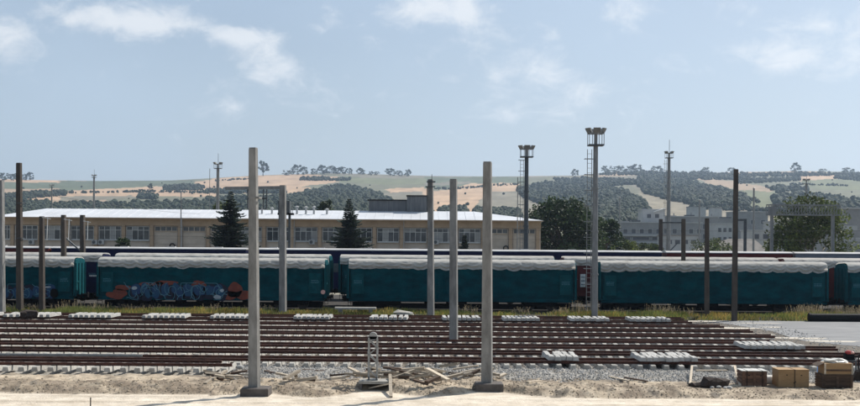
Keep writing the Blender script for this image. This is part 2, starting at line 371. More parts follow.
wood('woods', [[(5, 192), (40, 189.5), (66, 189.5), (66, 192), (30, 195), (5, 195.5)], [(163, 184), (190, 182.5), (205, 184), (205, 187.5), (163, 187.5)], [(205, 187), (286, 187), (286, 190), (205, 190.5)],
      [(137, 192), (158, 192), (158, 195.5), (137, 195.5)], [(440, 205), (466, 204), (468, 215), (440, 215)], [(474, 206), (520, 206), (522, 216), (474, 216)], [(553, 176), (592, 176), (590, 178), (555, 178.5)],
      [(598, 171.2), (645, 170), (645, 172.5), (600, 173)], [(735, 178), (800, 175), (800, 178), (740, 181)], [(300, 176), (350, 176), (350, 178), (300, 178)], [(560, 180), (600, 176), (640, 178), (640, 181), (600, 184)]], 1.3, 7.5)

wood('scrub', [[(-260, 181), (1100, 176), (1100, 214), (-260, 210)]], .003, 5)
wood('scrub', [[(60, 190.3), (150, 189), (210, 190), (210, 191), (150, 190), (60, 191.3)], [(430, 186.5), (460, 185.5), (520, 181.5), (520, 182.5), (460, 186.8), (430, 187.5)], [(690, 204), (770, 206), (770, 208), (690, 206)], [(215, 178.6), (255, 176.6), (255, 177.3), (215, 179.4)], [(740, 193), (760, 199), (757, 200), (738, 194)], [(790, 181.5), (850, 183), (850, 184), (790, 182.5)]], .9, 5.5)
# ---- trees
def leafset(mb, c, r, n, size, tint, flat=1.0):
    for _ in range(n):
        d = Vector((random.gauss(0, 1), random.gauss(0, 1), random.gauss(0, 1))).normalized() * (r * random.random() ** .45)
        p = Vector(c) + Vector((d.x, d.y, d.z * flat))
        nrm = Vector((random.gauss(0, 1), random.gauss(0, 1), random.gauss(.5, 1))).normalized()
        a = nrm.orthogonal().normalized(); b_ = nrm.cross(a); an = random.random() * 6.28
        a, b_ = a * math.cos(an) + b_ * math.sin(an), b_ * math.cos(an) - a * math.sin(an)
        s = size * random.uniform(.6, 1.3); k = tint * random.uniform(.8, 1.2)
        mb.add([p - a * s, p - b_ * s * .55, p + a * s, p + b_ * s * .55], [(0, 1, 2, 3)], 0, (k, k, k))
def broadleaf(label, loc, h, w, leafmat, nclump, nleaf, size, group=None, trunk=.25, bark='bark', name='broadleaf_tree', low=.12, tr=None):
    root = thing(name, label, 'tree', loc, 0, group)
    tb, cb = MB(), MB(); rt = tr or h * .022
    tb.tube((0, 0, -.3), (0, 0, h * trunk), rt * 1.3, rt, 9)
    top = Vector((0, 0, h * trunk))
    for i in range(nclump):
        u, an = random.random(), random.random() * 6.28
        zz = low + (1 - low) * random.random() ** .8
        rad = w / 2 * math.sqrt(max(.05, 1 - ((zz - .48) / .56) ** 2)) * (.35 + .65 * random.random() ** .5)
        c = Vector((rad * math.cos(an), rad * math.sin(an), h * zz * .94))
        cr = w * random.uniform(.10, .17)
        leafset(cb, c, cr, nleaf, size, random.choice((.65, .85, 1.0, 1.2, 1.5)), .75)
        if i % 3 == 0:
            st = Vector((0, 0, h * random.uniform(trunk * .6, min(zz, trunk * 1.8) + .02)))
            mid = st.lerp(c, .55) + Vector((random.uniform(-.3, .3), random.uniform(-.3, .3), .06 * h))
            tb.tube(st, mid, rt * .55, rt * .35, 6); tb.tube(mid, c, rt * .35, rt * .1, 5)
    tb.build('trunk', bark, root, smooth=True); cb.build('crown', leafmat, root)
    return root
def spruce(label, loc, h, w, nwh=26, group=None, name='spruce_tree'):
    root = thing(name, label, 'tree', loc, 0, group)
    tb, cb = MB(), MB()
    tb.tube((0, 0, -.2), (0, 0, h * .98), h * .018, .02, 8)
    for i in range(nwh):
        q = i / (nwh - 1); z = h * (.06 + .92 * q)
        r = (w / 2) * (1 - q) ** 1.0 * random.uniform(.58, 1.15) + .16; sk = random.random() * 6.28
        nb = max(7, int(13 * (1 - q) + 6))
        for k in range(nb):
            an = 6.283 * (k + random.random() * .7) / nb; rr = r * random.uniform(.55, 1.15) * (1 + .25 * math.cos(an - sk))
            d = Vector((math.cos(an), math.sin(an), 0)); sd_ = Vector((-d.y, d.x, 0)); tnt = random.choice((.65, .85, 1., 1.25, 1.5))
            ns = max(6, int(rr * 11))
            tb.tube((0, 0, z), d * rr * .8 + Vector((0, 0, z - rr * .18)), .025, .008, 4)
            for s in range(ns):
                x = (s + random.random()) / ns
                p = d * (rr * x) + Vector((0, 0, z - rr * .28 * x + .12 * rr * x ** 3 * 2))
                for side in (-1, 1):
                    l = (.16 + .30 * (1 - x) * min(1, rr / 1.5)) * random.uniform(.7, 1.3)
                    tip = p + d * l * .6 + sd_ * side * l + Vector((0, 0, -l * random.uniform(.15, .75)))
                    wv = Vector((0, 0, .045)) + d * .09
                    cb.add([p - wv, p + wv, tip + wv * .5, tip - wv * .4], [(0, 1, 2, 3)], 0, (tnt, tnt, tnt))
    tb.build('trunk', 'bark', root); cb.build('crown', 'needle', root)
    return root
# ridge trees one can tell apart
protos = []
rg = 'small trees along the skyline'
for px, y0, y1, w in [(4, 173, 180.5, 9), (11, 175, 180.8, 8), (16, 174.5, 180.6, 8), (24, 175, 180.6, 7), (30, 173.5, 180.6, 8), (287, 170.5, 175.6, 9), (297, 166, 175, 11), (304, 168, 175, 9), (314, 169.5, 174.8, 7),
        (322, 166.5, 174.5, 12), (331, 167, 174.5, 11), (338, 168.5, 174.5, 9), (343, 168, 174.5, 8), (349, 169, 174.8, 7), (361, 169, 175, 9), (371, 172, 175.6, 6), (377, 172.3, 175.6, 6), (390, 169.5, 176, 12),
        (399, 171.5, 176.4, 8), (408, 170.5, 176.6, 8), (575.5, 170, 176.4, 8), (607, 166, 172.5, 10), (617, 167, 172.5, 11), (627, 166, 172.5, 12), (637, 165.5, 172.5, 13), (657, 167, 172.8, 12), (706, 167.5, 174, 9), (731, 168.5, 174, 9),
        (823, 169.5, 173, 8), (848, 168.5, 173.5, 12), (150, 184.5, 193, 6), (142, 190, 195, 10), (796, 164, 172.5, 10)]:
    lone = px in (796, 150, 575.5)
    p = terr(px, t_of(px, y1 - .3))[0]
    hh, ww = (y1 - y0) / F * p.y * 1.12, w / F * p.y
    if len(protos) < 5 or lone:
        lab = {796: 'lone round tree on the far right ridge above a pale field', 150: 'lone slender tree in the tan fields beyond the white roof', 575.5: 'lone bushy tree on the flat middle of the skyline'}.get(px, 'small dark tree standing on the hill skyline in a broken row')
        o = broadleaf(lab, p, hh, ww, 'leafdark', 26, 40, hh * .055, None if lone else rg, .15, low=.05, name='hill_tree')
        if not lone: protos.append((o, hh, ww))
    else:
        o, h0, w0 = random.choice(protos); o = dup(o, p, random.random() * 6)
        o.scale = (ww / w0, ww / w0, hh / h0)
# the tall airy tree on the ridge
p = terr(263, t_of(263, 176))[0]
broadleaf('tall airy tree on the ridge beside the tallest near pole', p, 14 / F * p.y * 1.1, 10 / F * p.y, 'leafdark', 22, 40, 2.1, trunk=.3, low=.25, name='hill_tree')

# ------------------------------------------------------------------ town beyond the yard, right
def block(name, label, x0, x1, ytop, Y, depth, mats='town', zb=-.2, bands=(), roof=None, cat='building', ww=None):
    """a plain block between picture columns; bands: (top, bottom, px width, gap, colour)"""
    A, B = at(x0, ytop, Y), at(x1, ytop, Y); zt = (A.z + B.z) / 2; cx = (A.x + B.x) / 2
    root = thing(name, label, cat, (cx, Y, 0)); hw = (B.x - A.x) / 2
    MB().box(-hw, hw, 0, depth, zb, zt).build('wall', mats, root)
    m = MB(); m.box(-hw - .25, hw + .25, -.25, depth + .2, zt + .003, zt + .38); m.build('roof', roof or 'townlight', root)
    for (ya, yb, wpx, gap, mm) in bands:
        xs = x0 + gap
        while xs + wpx < x1:
            a_, b_ = at(xs, ya, Y), at(xs + wpx, yb, Y); x_a, x_b = a_.x - cx, b_.x - cx
            fr = MB(); fr.box(x_a - .12, x_b + .12, -.10, -.003, b_.z - .12, b_.z); fr.box(x_a - .12, x_b + .12, -.10, -.003, a_.z, a_.z + .12)
            fr.box(x_a - .12, x_a, -.10, -.003, b_.z, a_.z); fr.box(x_b, x_b + .12, -.10, -.003, b_.z, a_.z)
            w_ = fr.build('window', 'townlight', root)
            MB().box(x_a, x_b, -.05, -.002, b_.z, a_.z).build('pane', mm, w_)
            xs += wpx + gap
    return root
b1 = block('factory_building', 'long grey factory with dark upper windows and pale balcony bands', 611, 702, 223, 460, 30, 'town', bands=[(229, 233.5, 4, 4.2, 'towndark'), (237, 240, 16, 3, 'towndark')])
m = MB()
for ya, yb in ((234.2, 236.2), (241.3, 243.3)):
    a_, b_ = at(612, ya, 459), at(660, yb, 459); m.box(a_.x - b1.location.x, b_.x - b1.location.x, -1.1, -.12, b_.z, a_.z)
m.build('balcony_band', 'townlight', b1)
block('rooftop_block', 'grey stair block rising above the flat factory roof', 643, 665, 210, 490, 12, 'townlight', bands=[(214, 218, 4, 4, 'towndark')])
block('grey_office', 'plain grey office block behind three dark wooden posts', 664, 718, 217, 530, 20, 'town', bands=[(224, 229, 5, 6, 'towndark'), (234, 239, 5, 6, 'towndark')])
block('grey_warehouse', 'windowless grey warehouse behind the tall brown pole', 702, 748, 219, 560, 25, 'town', roof='town')
block('flat_house', 'wide low grey house with flat roof far right', 735, 768, 212, 660, 20, 'town', bands=[(220, 224, 4, 6, 'towndark')])
block('pale_house', 'small pale house with a dark window beside the signal gantry', 749, 772, 231, 380, 10, 'townlight', bands=[(234, 239, 6, 4, 'towndark')])
block('stepped_building', 'stepped grey building with pale ledges at the right edge', 838, 900, 209, 340, 20, 'town', bands=[(226, 230, 14, 5, 'townlight'), (238, 241, 12, 3, 'townlight')])
block('stepped_building_wing', 'long low grey wing with white ledge beyond the leafy tree', 780, 856, 222, 400, 20, 'townlight', bands=[(232, 236, 8, 5, 'towndark')])
block('hillside_house', 'tiny pale house on the slope above the factory', 690, 706, 207, 840, 12, 'townlight', zb=0, roof='roofbox')
block('hillside_house', 'small white house left of the tall brown pole', 712, 722, 208, 860, 10, 'townlight', zb=0, roof='tile')
block('low_workshop', 'low pale workshop before the grey office, half hidden by shrubs', 664, 700, 236, 420, 12, 'townlight', bands=[(240, 244, 5, 3, 'towndark')], roof='tile')
block('small_warehouse', 'narrow grey building with three windows left of the brown pole', 716, 733, 224, 500, 14, 'townlight', bands=[(228, 232, 3, 2.2, 'towndark'), (237, 241, 3, 2.2, 'towndark')])
for n_, (px_, yt, Y, w_, h_, lab) in enumerate([(626, 221, 462, 2.4, 1.6, 'small dark box on the flat factory roof'), (636, 220, 465, 3.4, 2.0, 'dark roof plant beside the grey stair block'), (673, 215.5, 532, 3.0, 1.6, 'roof plant on the grey office, left one'), (690, 214.8, 534, 4.0, 2.2, 'roof plant on the grey office, middle one'), (711, 216, 533, 2.6, 1.4, 'roof plant on the grey office, right one'), (726, 217, 563, 5.0, 1.8, 'long roof plant on the grey warehouse')]):
    t_ = at(px_, yt, Y); k_ = thing('roof_plant', lab, 'roof plant', (t_.x, Y, t_.z - h_), 0, 'plant boxes on the town roofs')
    MB().box(-w_ / 2, w_ / 2, 0, 3, -.3, h_).build('casing', 'galv_dark' if n_ % 2 else 'town', k_); MB().tube((w_ * .2, 1.2, h_ + .002), (w_ * .2, 1.2, h_ + 1.0), .25, .25, 8).build('flue', 'galv', k_)
m = MB(); t_ = at(657, 211, 488); tag(MB().add([(-2.2, 0, -.5), (2.4, 0, .9), (2.4, 3, .9), (-2.2, 3, -.5), (-2.2, 0, -.3), (2.4, 0, 1.15), (2.4, 3, 1.15), (-2.2, 3, -.3)], [(0, 3, 2, 1), (4, 5, 6, 7), (0, 1, 5, 4), (1, 2, 6, 5), (2, 3, 7, 6), (3, 0, 4, 7)]).build('sloping_canopy', 'white', None, (t_.x + 1, 488, t_.z + .1)), 'bright white sloping canopy on the stair block roof', 'canopy')
# sloping old roof
A, B = at(692, 250, 300), at(772, 250, 300)
hs = thing('low_shed', 'low shed with a wide sloping brown roof behind the red coach', 'shed', (0, 300, 0))
MB().box(A.x + .4, B.x - .4, .3, 9.5, -.1, 3.4).build('wall', 'town', hs)
m = MB(); zr = at(745, 239, 310).z
m.add([(A.x, 0, 3.2), (B.x, 0, 3.2), (B.x - 3, 5, zr), (A.x + 10, 5, zr), (A.x, 10, 3.2), (B.x, 10, 3.2), (A.x, 0, 3.0), (B.x, 0, 3.0), (A.x, 10, 3.0), (B.x, 10, 3.0)],
      [(0, 1, 2, 3), (3, 2, 5, 4), (0, 3, 4), (1, 5, 2), (0, 6, 7, 1), (4, 5, 9, 8), (0, 4, 8, 6), (1, 7, 9, 5), (6, 8, 9, 7)]); m.build('roof', 'tile', hs)

# ------------------------------------------------------------------ station building
BY = 190.0; BX0, BX1 = xat(-4, BY), xat(540.5, BY); EAVE = 8.95; BD = 17.0
bld = thing('depot_building', 'long tan railway depot with white metal roof and many window bays', 'building', (0, BY, 0))
pil = [-15.5, 12.3, 40, 68, 96, 123.5, 151.7, 179.8, 208, 236, 264, 292, 319.7, 347, 374.5, 401.6, 429, 456, 483, 510.6, 537.8]
px_x = lambda p_: xat(p_, BY, 232)
MB().box(BX0, BX1, .30, BD, -.2, EAVE - .02).build('wall', 'panelw', bld)
MB().box(BX0 - .02, BX1 + .02, -.02, .298, 7.75, EAVE - .1).build('fascia', 'wall', bld)
MB().box(BX0 - .05, BX1 + .05, -.35, .297, 3.98, 4.2).build('ledge', 'townlight', bld)
pm = MB().box(-.26, .26, -.13, .29, 0, 7.747).mesh('pilaster', ['wall'])
for p_ in pil[1:]: put('pilaster', pm, bld, (px_x(p_), 0, 0))
m = MB(); ex0, ex1 = BX0 - .6, BX1 + .3; ey0, ey1 = -.9, BD + .8; rx0, rx1 = xat(46, BY + 8), xat(474, BY + 8); RZ = 10.45
m.add([(ex0, ey0, EAVE), (ex1, ey0, EAVE), (rx1, 8, RZ), (rx0, 8, RZ), (ex0, ey1, EAVE), (ex1, ey1, EAVE), (ex0, ey0, EAVE - .16), (ex1, ey0, EAVE - .16), (ex0, ey1, EAVE - .16), (ex1, ey1, EAVE - .16)],
      [(0, 1, 2, 3), (3, 2, 5, 4), (0, 3, 4), (1, 5, 2), (0, 6, 7, 1), (4, 5, 9, 8), (0, 4, 8, 6), (1, 7, 9, 5), (6, 8, 9, 7)])
k = 0; x = rx0 + 1
while x < rx1:                                              # standing seams
    m.bar((x, ey0 + .1, EAVE + .03), (x, 7.9, RZ + .01), .05, .06); x += 1.4
roof = m.build('roof', 'metalroof', bld)
gt = MB().box(ex0, ex1, ey0 - .12, ey0 - .003, EAVE - .17, EAVE - .03); gt.build('gutter', 'wall', bld)
# windows
def tall_window(x0, x1):
    z0, z1 = 5.55, 7.62; w = x1 - x0
    fr = MB(); fw = .07
    fr.box(x0, x1, .12, .297, z0 - .06, z0 + .05); fr.box(x0, x1, .12, .297, z1 - .05, z1)
    n_ = 4
    for i in range(n_ + 1):
        xx = x0 + (w - fw) * i / n_; fr.box(xx, xx + fw, .121, .296, z0 + .05, z1 - .05)
    fr.box(x0 + fw, x1 - fw, .135, .295, z1 - .62, z1 - .55)
    win = fr.build('window', 'frame', bld)
    for i in range(n_):
        xa = x0 + (w - fw) * i / n_ + fw; xb = x0 + (w - fw) * (i + 1) / n_
        mm = 'blind' if random.random() < .22 else 'glass'
        MB().box(xa, xb, .2, .29, z0 + .05, z1 - .62).build('pane', mm, win); MB().box(xa, xb, .2, .29, z1 - .55, z1 - .05).build('pane', 'glass' if random.random() < .8 else 'blind', win)
    MB().box(x0 - .03, x1 + .03, .02, .29, z0 - .16, z0 - .062).build('sill', 'townlight', win)
def high_window(x0, x1):
    z0, z1 = 6.95, 7.62; w = x1 - x0
    fr = MB(); fr.box(x0, x1, .12, .297, z0 - .05, z0 + .03); fr.box(x0, x1, .12, .297, z1 - .04, z1)
    for i in range(5):
        xx = x0 + (w - .1) * i / 4; fr.box(xx, xx + .1, .121, .296, z0 + .03, z1 - .04)
    win = fr.build('window', 'panelw', bld)
    for i in range(4):
        xa = x0 + (w - .1) * i / 4 + .1; xb = x0 + (w - .1) * (i + 1) / 4
        MB().box(xa, xb, .2, .29, z0 + .03, z1 - .04).build('pane', 'glass', win)
    for zz in (4.9, 5.75, 6.6): MB().box(x0, x1, .2, .297, zz - .82, zz).build('wall_panel', 'panelw', bld)
for i, (a_, b_) in enumerate(zip(pil, pil[1:])):
    x0, x1 = px_x(a_) + .42, px_x(b_) - .38
    if i == 0: x0 = max(x0, BX0 + .3)
    (high_window if i in (6, 7, 8, 18, 19) else tall_window)(x0, x1)
for i in (3, 7, 11, 15, 18):
    xq = px_x(pil[i]) + .34; MB().tube((xq, -.16, 4.25), (xq, -.16, EAVE - .18), .055, .055, 8).build('downpipe', 'townlight', bld)
# boxes on the roof (plant rooms)
pr = MB(); a_, b_ = at(372, 202.5, 208), at(408, 213, 208); pr.box(a_.x, b_.x, 7.6, 13, 9.9, a_.z); pr.build('plant_room', 'roofbox', bld)
MB().box(a_.x - .2, b_.x - .02, 7.4, 13.2, a_.z + .003, a_.z + .18).build('plant_room_roof', 'under', bld)
c0, c1 = at(408.2, 198.5, 208), at(428.5, 213, 208); MB().box(c0.x, c1.x, 7.2, 13, 9.9, c0.z).build('plant_room', 'roofbox', bld)
MB().box(c0.x - .1, c1.x + .2, 7.0, 13.2, c0.z + .003, c0.z + .16).build('plant_room_roof', 'under', bld)
for px_, ty in [(262, 210), (272, 209), (297, 207.5), (306, 208), (314, 207.8), (327, 210)]:
    t_ = at(px_, ty, BY + 4); zb = EAVE + 4.9 / 8.9 * 1.5
    m = MB(); m.tube((t_.x, 4, zb - .1), (t_.x, 4, t_.z), .16, .16, 10); m.lathe_z([(.17, t_.z), (.3, t_.z + .05), (.3, t_.z + .15), (.05, t_.z + .28)], 10, 0, (t_.x, 4)); m.build('roof_vent', 'townlight', bld)
# air conditioners on the wall
for n_, px_ in enumerate((32, 95, 101.5, 312, 436, 90)):
    if px_ == 90: continue
    c = at(px_, 242, BY); ac = thing('air_conditioner', ['boxy air conditioner under the second window bay from the left', 'upper left one of the paired air conditioners by the first bay post', 'right one of the paired air conditioners beside the round bush', 'air conditioner between the two spruce trees', 'air conditioner right of the thin pole with crossarm'][n_], 'air conditioner', (c.x, BY - .02, c.z - .35), 0, 'air conditioners on the depot wall')
    MB().box(-.43, .43, -.36, 0, 0, .68).build('housing', 'townlight', ac)
    fb = MB(); fb.tube((-.1, -.37, .34), (-.1, -.362, .34), .26, .26, 14); fb.build('fan_grille', 'galv_dark', ac)
    MB().box(-.35, -.3, -.34, .2, -.12, -.003).box(.3, .35, -.34, .2, -.12, -.003).build('bracket', 'galv', ac)
# two tyre rings lying against the panels
for n_, (px_, lab) in enumerate([(172, 'dark tyre leaning on the panelled wall near the left spruce'), (506, 'dark tyre leaning on the panelled wall near the depot corner')]):
    c = at(px_, 244.5, BY - .4); m = MB(); vs, fs = [], []
    for i in range(16):
        A_ = 6.283 * i / 16
        for j in range(6):
            B_ = 6.283 * j / 6; r_ = .36 + .1 * math.cos(B_); vs.append((r_ * math.cos(A_), .1 * math.sin(B_), .46 + r_ * math.sin(A_)))
    for i in range(16):
        for j in range(6): fs.append((i * 6 + j, ((i + 1) % 16) * 6 + j, ((i + 1) % 16) * 6 + (j + 1) % 6, i * 6 + (j + 1) % 6))
    m.add(vs, fs); tag(m.build('tyre', 'black', None, (c.x, BY - .2, 4.2), smooth=True), lab, 'tyre')

# ------------------------------------------------------------------ trees in the middle distance
p = at(230.5, 246, 168); spruce('tall dark spruce in front of the depot left of the nearest pole', (p.x, 168, 0), at(230, 190, 168).z, 12.2, 46)
p = at(349, 246, 168); spruce('rounder dark spruce in front of the depot right of the nearest pole', (p.x, 168, 0), at(349, 197.5, 168).z, 11.2, 44)
p = at(464.5, 246, 176); spruce('small conical conifer before the depot between two near poles', (p.x, 176, 0), at(464, 234.5, 176).z, 4.4, 34, name='small_conifer')
p = at(568, 246, 208); broadleaf('big round dark tree at the right end of the depot', (p.x - 1, 208, 0), at(572, 199, 208).z, 13.0, 'leafdark', 130, 90, .30, low=.25)
p = at(604, 246, 224); broadleaf('lower dark tree crowding the right side of the big round tree', (p.x, 224, 0), at(606, 219, 224).z, 7.5, 'leafdark', 50, 70, .3, low=.3)
p = at(625, 248, 240); broadleaf('yellow green bush in front of the grey factory', (p.x, 240, 0), at(622, 240, 240).z, 6.0, 'leafbright', 40, 60, .25, low=.3, name='bush')
p = at(648, 248, 240); broadleaf('low olive bush right of the yellow green bush', (p.x, 240, 0), at(648, 243, 240).z, 6.0, 'leafmid', 36, 60, .25, low=.3, name='bush')
p = at(700, 248, 256); broadleaf('spreading low shrubs before the grey warehouse', (p.x + 2, 256, 0), at(705, 239, 256).z, 10.0, 'leafmid', 40, 60, .25, low=.3, name='bush')
p = at(122, 248, 184); broadleaf('round dark bush against the depot windows', (p.x, 184.4, 0), at(122, 236.5, 184).z, 2.9, 'leafdark', 60, 60, .14, low=.45, name='bush')
p = at(812, 250, 156); broadleaf('broad leafy tree with pale stems behind the signal gantry', (p.x, 156, 0), at(815, 193.5, 156).z, 9.6, 'leafmid', 92, 62, .24, trunk=.3, bark='barkpale', low=.34, tr=.16)
p = at(796, 250, 160); broadleaf('lower left side tree beneath the signal gantry beam', (p.x - 1, 160, 0), at(792, 222, 160).z, 6, 'leafmid', 44, 60, .24, low=.35, bark='barkpale', tr=.12)
p = at(327, 214, 250); broadleaf('dark treetop showing over the depot roof', (p.x, 250, 0), at(328, 197.5, 250).z, 5.4, 'leafdark', 40, 60, .3, low=.4)
p = at(221, 205, 270); broadleaf('pale treetop behind the left spruce above the roof', (p.x, 270, 0), at(224, 200, 270).z, 7, 'leafmid', 40, 60, .35, low=.4)

# ------------------------------------------------------------------ yard ground
def bank_foot(x):                                         # foot of the little dirt bank, dug away at the three footings
    e = 45.3 + .55 * fbm(x * .22, 1.3, 3) + .02 * x + (.5 if x < -8 else 0)
    for c, yb in ((-6.4, 46.2), (-2.0, 47.2), (2.2, 47.3)):
        k = math.exp(-((x - c) / 1.25) ** 2); e += max(0, yb - e) * k
    return e
def smooth(a_, b_, x):
    t = max(0, min(1, (x - a_) / (b_ - a_))); return t * t * (3 - 2 * t)
def yard_h(x, y):
    b = .015 * fbm(x * .5, y * 1.5, 3)
    for yr in (43.2, 44.55):                              # wheel ruts along the road
        yw = y - yr - .12 * fbm(x * .15, yr, 2); b -= .045 * math.exp(-(yw / .16) ** 2) * (.6 + .8 * fbm(x * .9, yr + 3, 2)); b += .02 * math.exp(-((abs(yw) - .3) / .1) ** 2)
    if y < 58:
        q = y - bank_foot(x)
        if q > 0:
            ridge = smooth(0, .7, q) * (1 - .8 * smooth(1.6, 3.6, q))
            k = smooth(0, .5, q) * (1 - .75 * smooth(53.5, 55.2, y))
            b += .13 * (1 - .9 * smooth(8.6, 10.5, x)) * ridge * (1 + .6 * fbm(x * .55, y * .5, 3)) + .13 * smooth(0, 1.5, q) * (1 - smooth(52.2 - 1.6 * smooth(-7, -9, x), 54.4 - 3 * smooth(-7, -9, x), y))
            b += k * (1 - .6 * smooth(8.6, 10.5, x)) * (.085 * fbm(x * 1.5, y * 1.2, 4) + .04 * fbm(x * 5, y * 3.5, 3))
    else: b = .03
    return b
def yard_c(x, y):
    n1 = fbm(x * .5, y * .4, 4); n2 = fbm(x * 1.6 + 5, y * 1.1, 3); n3 = fbm(x * 5, y * 3, 2); n4 = fbm(x * .12, y * 2.6, 3)
    q = y - bank_foot(x)
    road = (.66, .58, .475); sand = (.48, .40, .30); dirt = (.235, .188, .14); grav = (.40, .385, .355)
    mixc = lambda A_, B_, t: tuple(a_ + (b_ - a_) * max(0, min(1, t)) for a_, b_ in zip(A_, B_))
    c = mixc(road, (.45, .38, .295), .45 * n1 + 1.0 * n4 + .05)
    if q > -.2:
        left = smooth(-7, -11, x)
        d = mixc(sand, dirt, .62 + 1.2 * n2 + .5 * n1 + left * (.35 if q < 2.6 else -.7))
        c = mixc(c, d, (q + .2) / .4)
        g_ = 49.7 + .5 * n1 + 1.0 * left
        c = mixc(c, mixc(grav, (.27, .25, .22), .5 + n3), (y - g_) / .7)
        c = mixc(c, (.17, .145, .115), (1 - abs(y - g_ + .1) / .55) * (.5 + 1.2 * n2) * .8)
    return tuple(z * (1 + .14 * n3) for z in c)
v, f, tint = [], [], []
ys = [20 + i for i in range(21)] + [41 + .13 * i for i in range(118)] + [57, 59, 62, 66, 70, 75, 80, 86, 92]
xs = [-75, -55, -42, -32] + [-23 + .1 * i for i in range(461)] + [30, 40, 55, 75]
for y in ys:
    for x in xs:
        v.append((x, y, yard_h(x, y)))
        if y <= 56.3: c = yard_c(x, y)
        else:
            k = 1 + .25 * fbm(x * .3, y * .6, 3); c = (.13 * k, .112 * k, .092 * k)
        tint += [*c, 1]
n = len(xs)
for j in range(len(ys) - 1):
    for i in range(n - 1): f.append((j * n + i, j * n + i + 1, (j + 1) * n + i + 1, (j + 1) * n + i))
me = bpy.data.meshes.new('yard_ground'); me.from_pydata(v, [], f); me.materials.append(M['yard'])
a = me.color_attributes.new('tint', 'FLOAT_COLOR', 'POINT'); a.data.foreach_set('color', tint)
tag(put('yard_ground', me), kind='structure')
# raised bed the wagons stand on
m = MB(); m.prism([(90.5, -.2), (91.6, .22), (94.5, .30), (123, .32), (125, -.2)], -110, 110); tag(m.build('ballast_bed', 'ballast'), kind='structure')
# worn grey pad on the right, pale sand round its edge
def sheet(name, pts, z, mt, sub=.35):
    xs_, ys_ = [p_[0] for p_ in pts], [p_[1] for p_ in pts]; m = MB(); st = .4
    m.add([(p_[0], p_[1], z) for p_ in pts], [tuple(range(len(pts)))])
    return tag(m.build(name, mt), kind='structure')
padp = [gnd(px_, py_, .04) for px_, py_ in [(1250, 352), (1000, 350), (900, 349), (842, 345), (805, 341), (790, 337), (772, 331), (748, 327), (722, 323), (700, 321), (690, 318.6), (1250, 324)]]
sheet('grey_pad', [(p_.x, p_.y) for p_ in padp], .042, 'pad')
m = MB()
for px_, py_, rx, ry in [(700, 321, 1.6, .6), (735, 328, 1.6, .8), (752, 334, 1.4, .6), (800, 338, 1.8, .7), (830, 341, 1.5, .6), (772, 327, 1.0, .4), (715, 318.5, 2.5, .35), (760, 323, 2.0, .25)]:
    c = gnd(px_, py_, .05); vs = []
    for i in range(20):
        A_ = 6.283 * i / 20; k = 1 + .4 * fbm(math.cos(A_) * 1.5 + px_, math.sin(A_) * 1.5); vs.append((c.x + rx * k * math.cos(A_), c.y + ry * k * math.sin(A_), .047))
    m.add(vs, [tuple(range(20))])
tag(m.build('spilled_sand', 'sandp'), kind='stuff')
# stones: ballast shoulder of the nearest track and clods on the bank
def stones(name, mt, pts, r0, r1):
    mb = MB()
    for x, y, z in pts:
        r = random.uniform(r0, r1); k = random.uniform(.65, 1.25); vs = []
        for c in ((1, 0, 0), (-1, 0, 0), (0, 1, 0), (0, -1, 0), (0, 0, 1), (0, 0, -1)):
            q = random.uniform(.6, 1.25) * r; vs.append((x + c[0] * q + random.uniform(-.3, .3) * r, y + c[1] * q + random.uniform(-.3, .3) * r, z + c[2] * q * .8))
        mb.add(vs, [(0, 2, 4), (2, 1, 4), (1, 3, 4), (3, 0, 4), (2, 0, 5), (1, 2, 5), (3, 1, 5), (0, 3, 5)], 0, k)
    return tag(mb.build(name, mt), kind='stuff')
P = []
for _ in range(20000):
    x = random.uniform(-19.5, 21); y = random.uniform(49.6 + smooth(-7, -9, x) * 4.2, 57) + .4 * fbm(x * .5, 2)
    P.append((x, y, yard_h(x, y) + .012))
stones('gravel', 'stone', P, .025, .062)
P = []
for _ in range(9000):
    x = random.uniform(-32, 24); y = random.uniform(57, 90); P.append((x, y, .05))
stones('track_ballast', 'stone', P, .03, .07)
P = []
for _ in range(2600):
    x = random.uniform(-18, 18); y = bank_foot(x) + abs(random.gauss(.2, 1.5))
    P.append((x, y, yard_h(x, y) + .01))
stones('dirt_clods', 'clod', P, .012, .05)

# ------------------------------------------------------------------ track panels
def sleeper_mesh(L, clips=True, mt='sleeper'):
    m = MB(); ys_ = [0, .05, L * .30, L * .38, L * .62, L * .70, L - .05, L]; zt = [.17, .2, .2, .165, .165, .2, .2, .17]
    vs, fs = [], []
    for y, z in zip(ys_, zt): vs += [(-.14, y, 0), (.14, y, 0), (.105, y, z), (-.105, y, z)]
    for i in range(len(ys_) - 1):
        for k in range(4): fs.append((i * 4 + k, i * 4 + (k + 1) % 4, i * 4 + 4 + (k + 1) % 4, i * 4 + 4 + k))
    fs += [(3, 2, 1, 0), tuple(len(vs) - 4 + k for k in range(4))]
    m.add(vs, fs, 0)
    if clips:
        for c in (.58, 2.02):
            for s in (-1, 1): m.box(-.06, .06, c + s * .10 - .035, c + s * .10 + .035, .203, .245, 1)
    return m.mesh('sleeper', [mt, 'clip'])
SLM = sleeper_mesh(2.6)
RP = [(-.07, 0), (.07, 0), (.07, .016), (.011, .028), (.011, .09), (.034, .101), (.034, .126), (-.034, .126), (-.034, .101), (-.011, .09), (-.011, .028), (-.07, .016)]
def rail_mesh(x0, x1, y=0, z=0):
    m = MB(); m.prism([(y + a_, z + b_) for a_, b_ in RP], x0, x1); m.m = [0] * len(m.m); m.m[6] = 1
    return m.mesh('rail', ['rail', 'railhead'])
pg = 'track panels laid side by side in the yard'
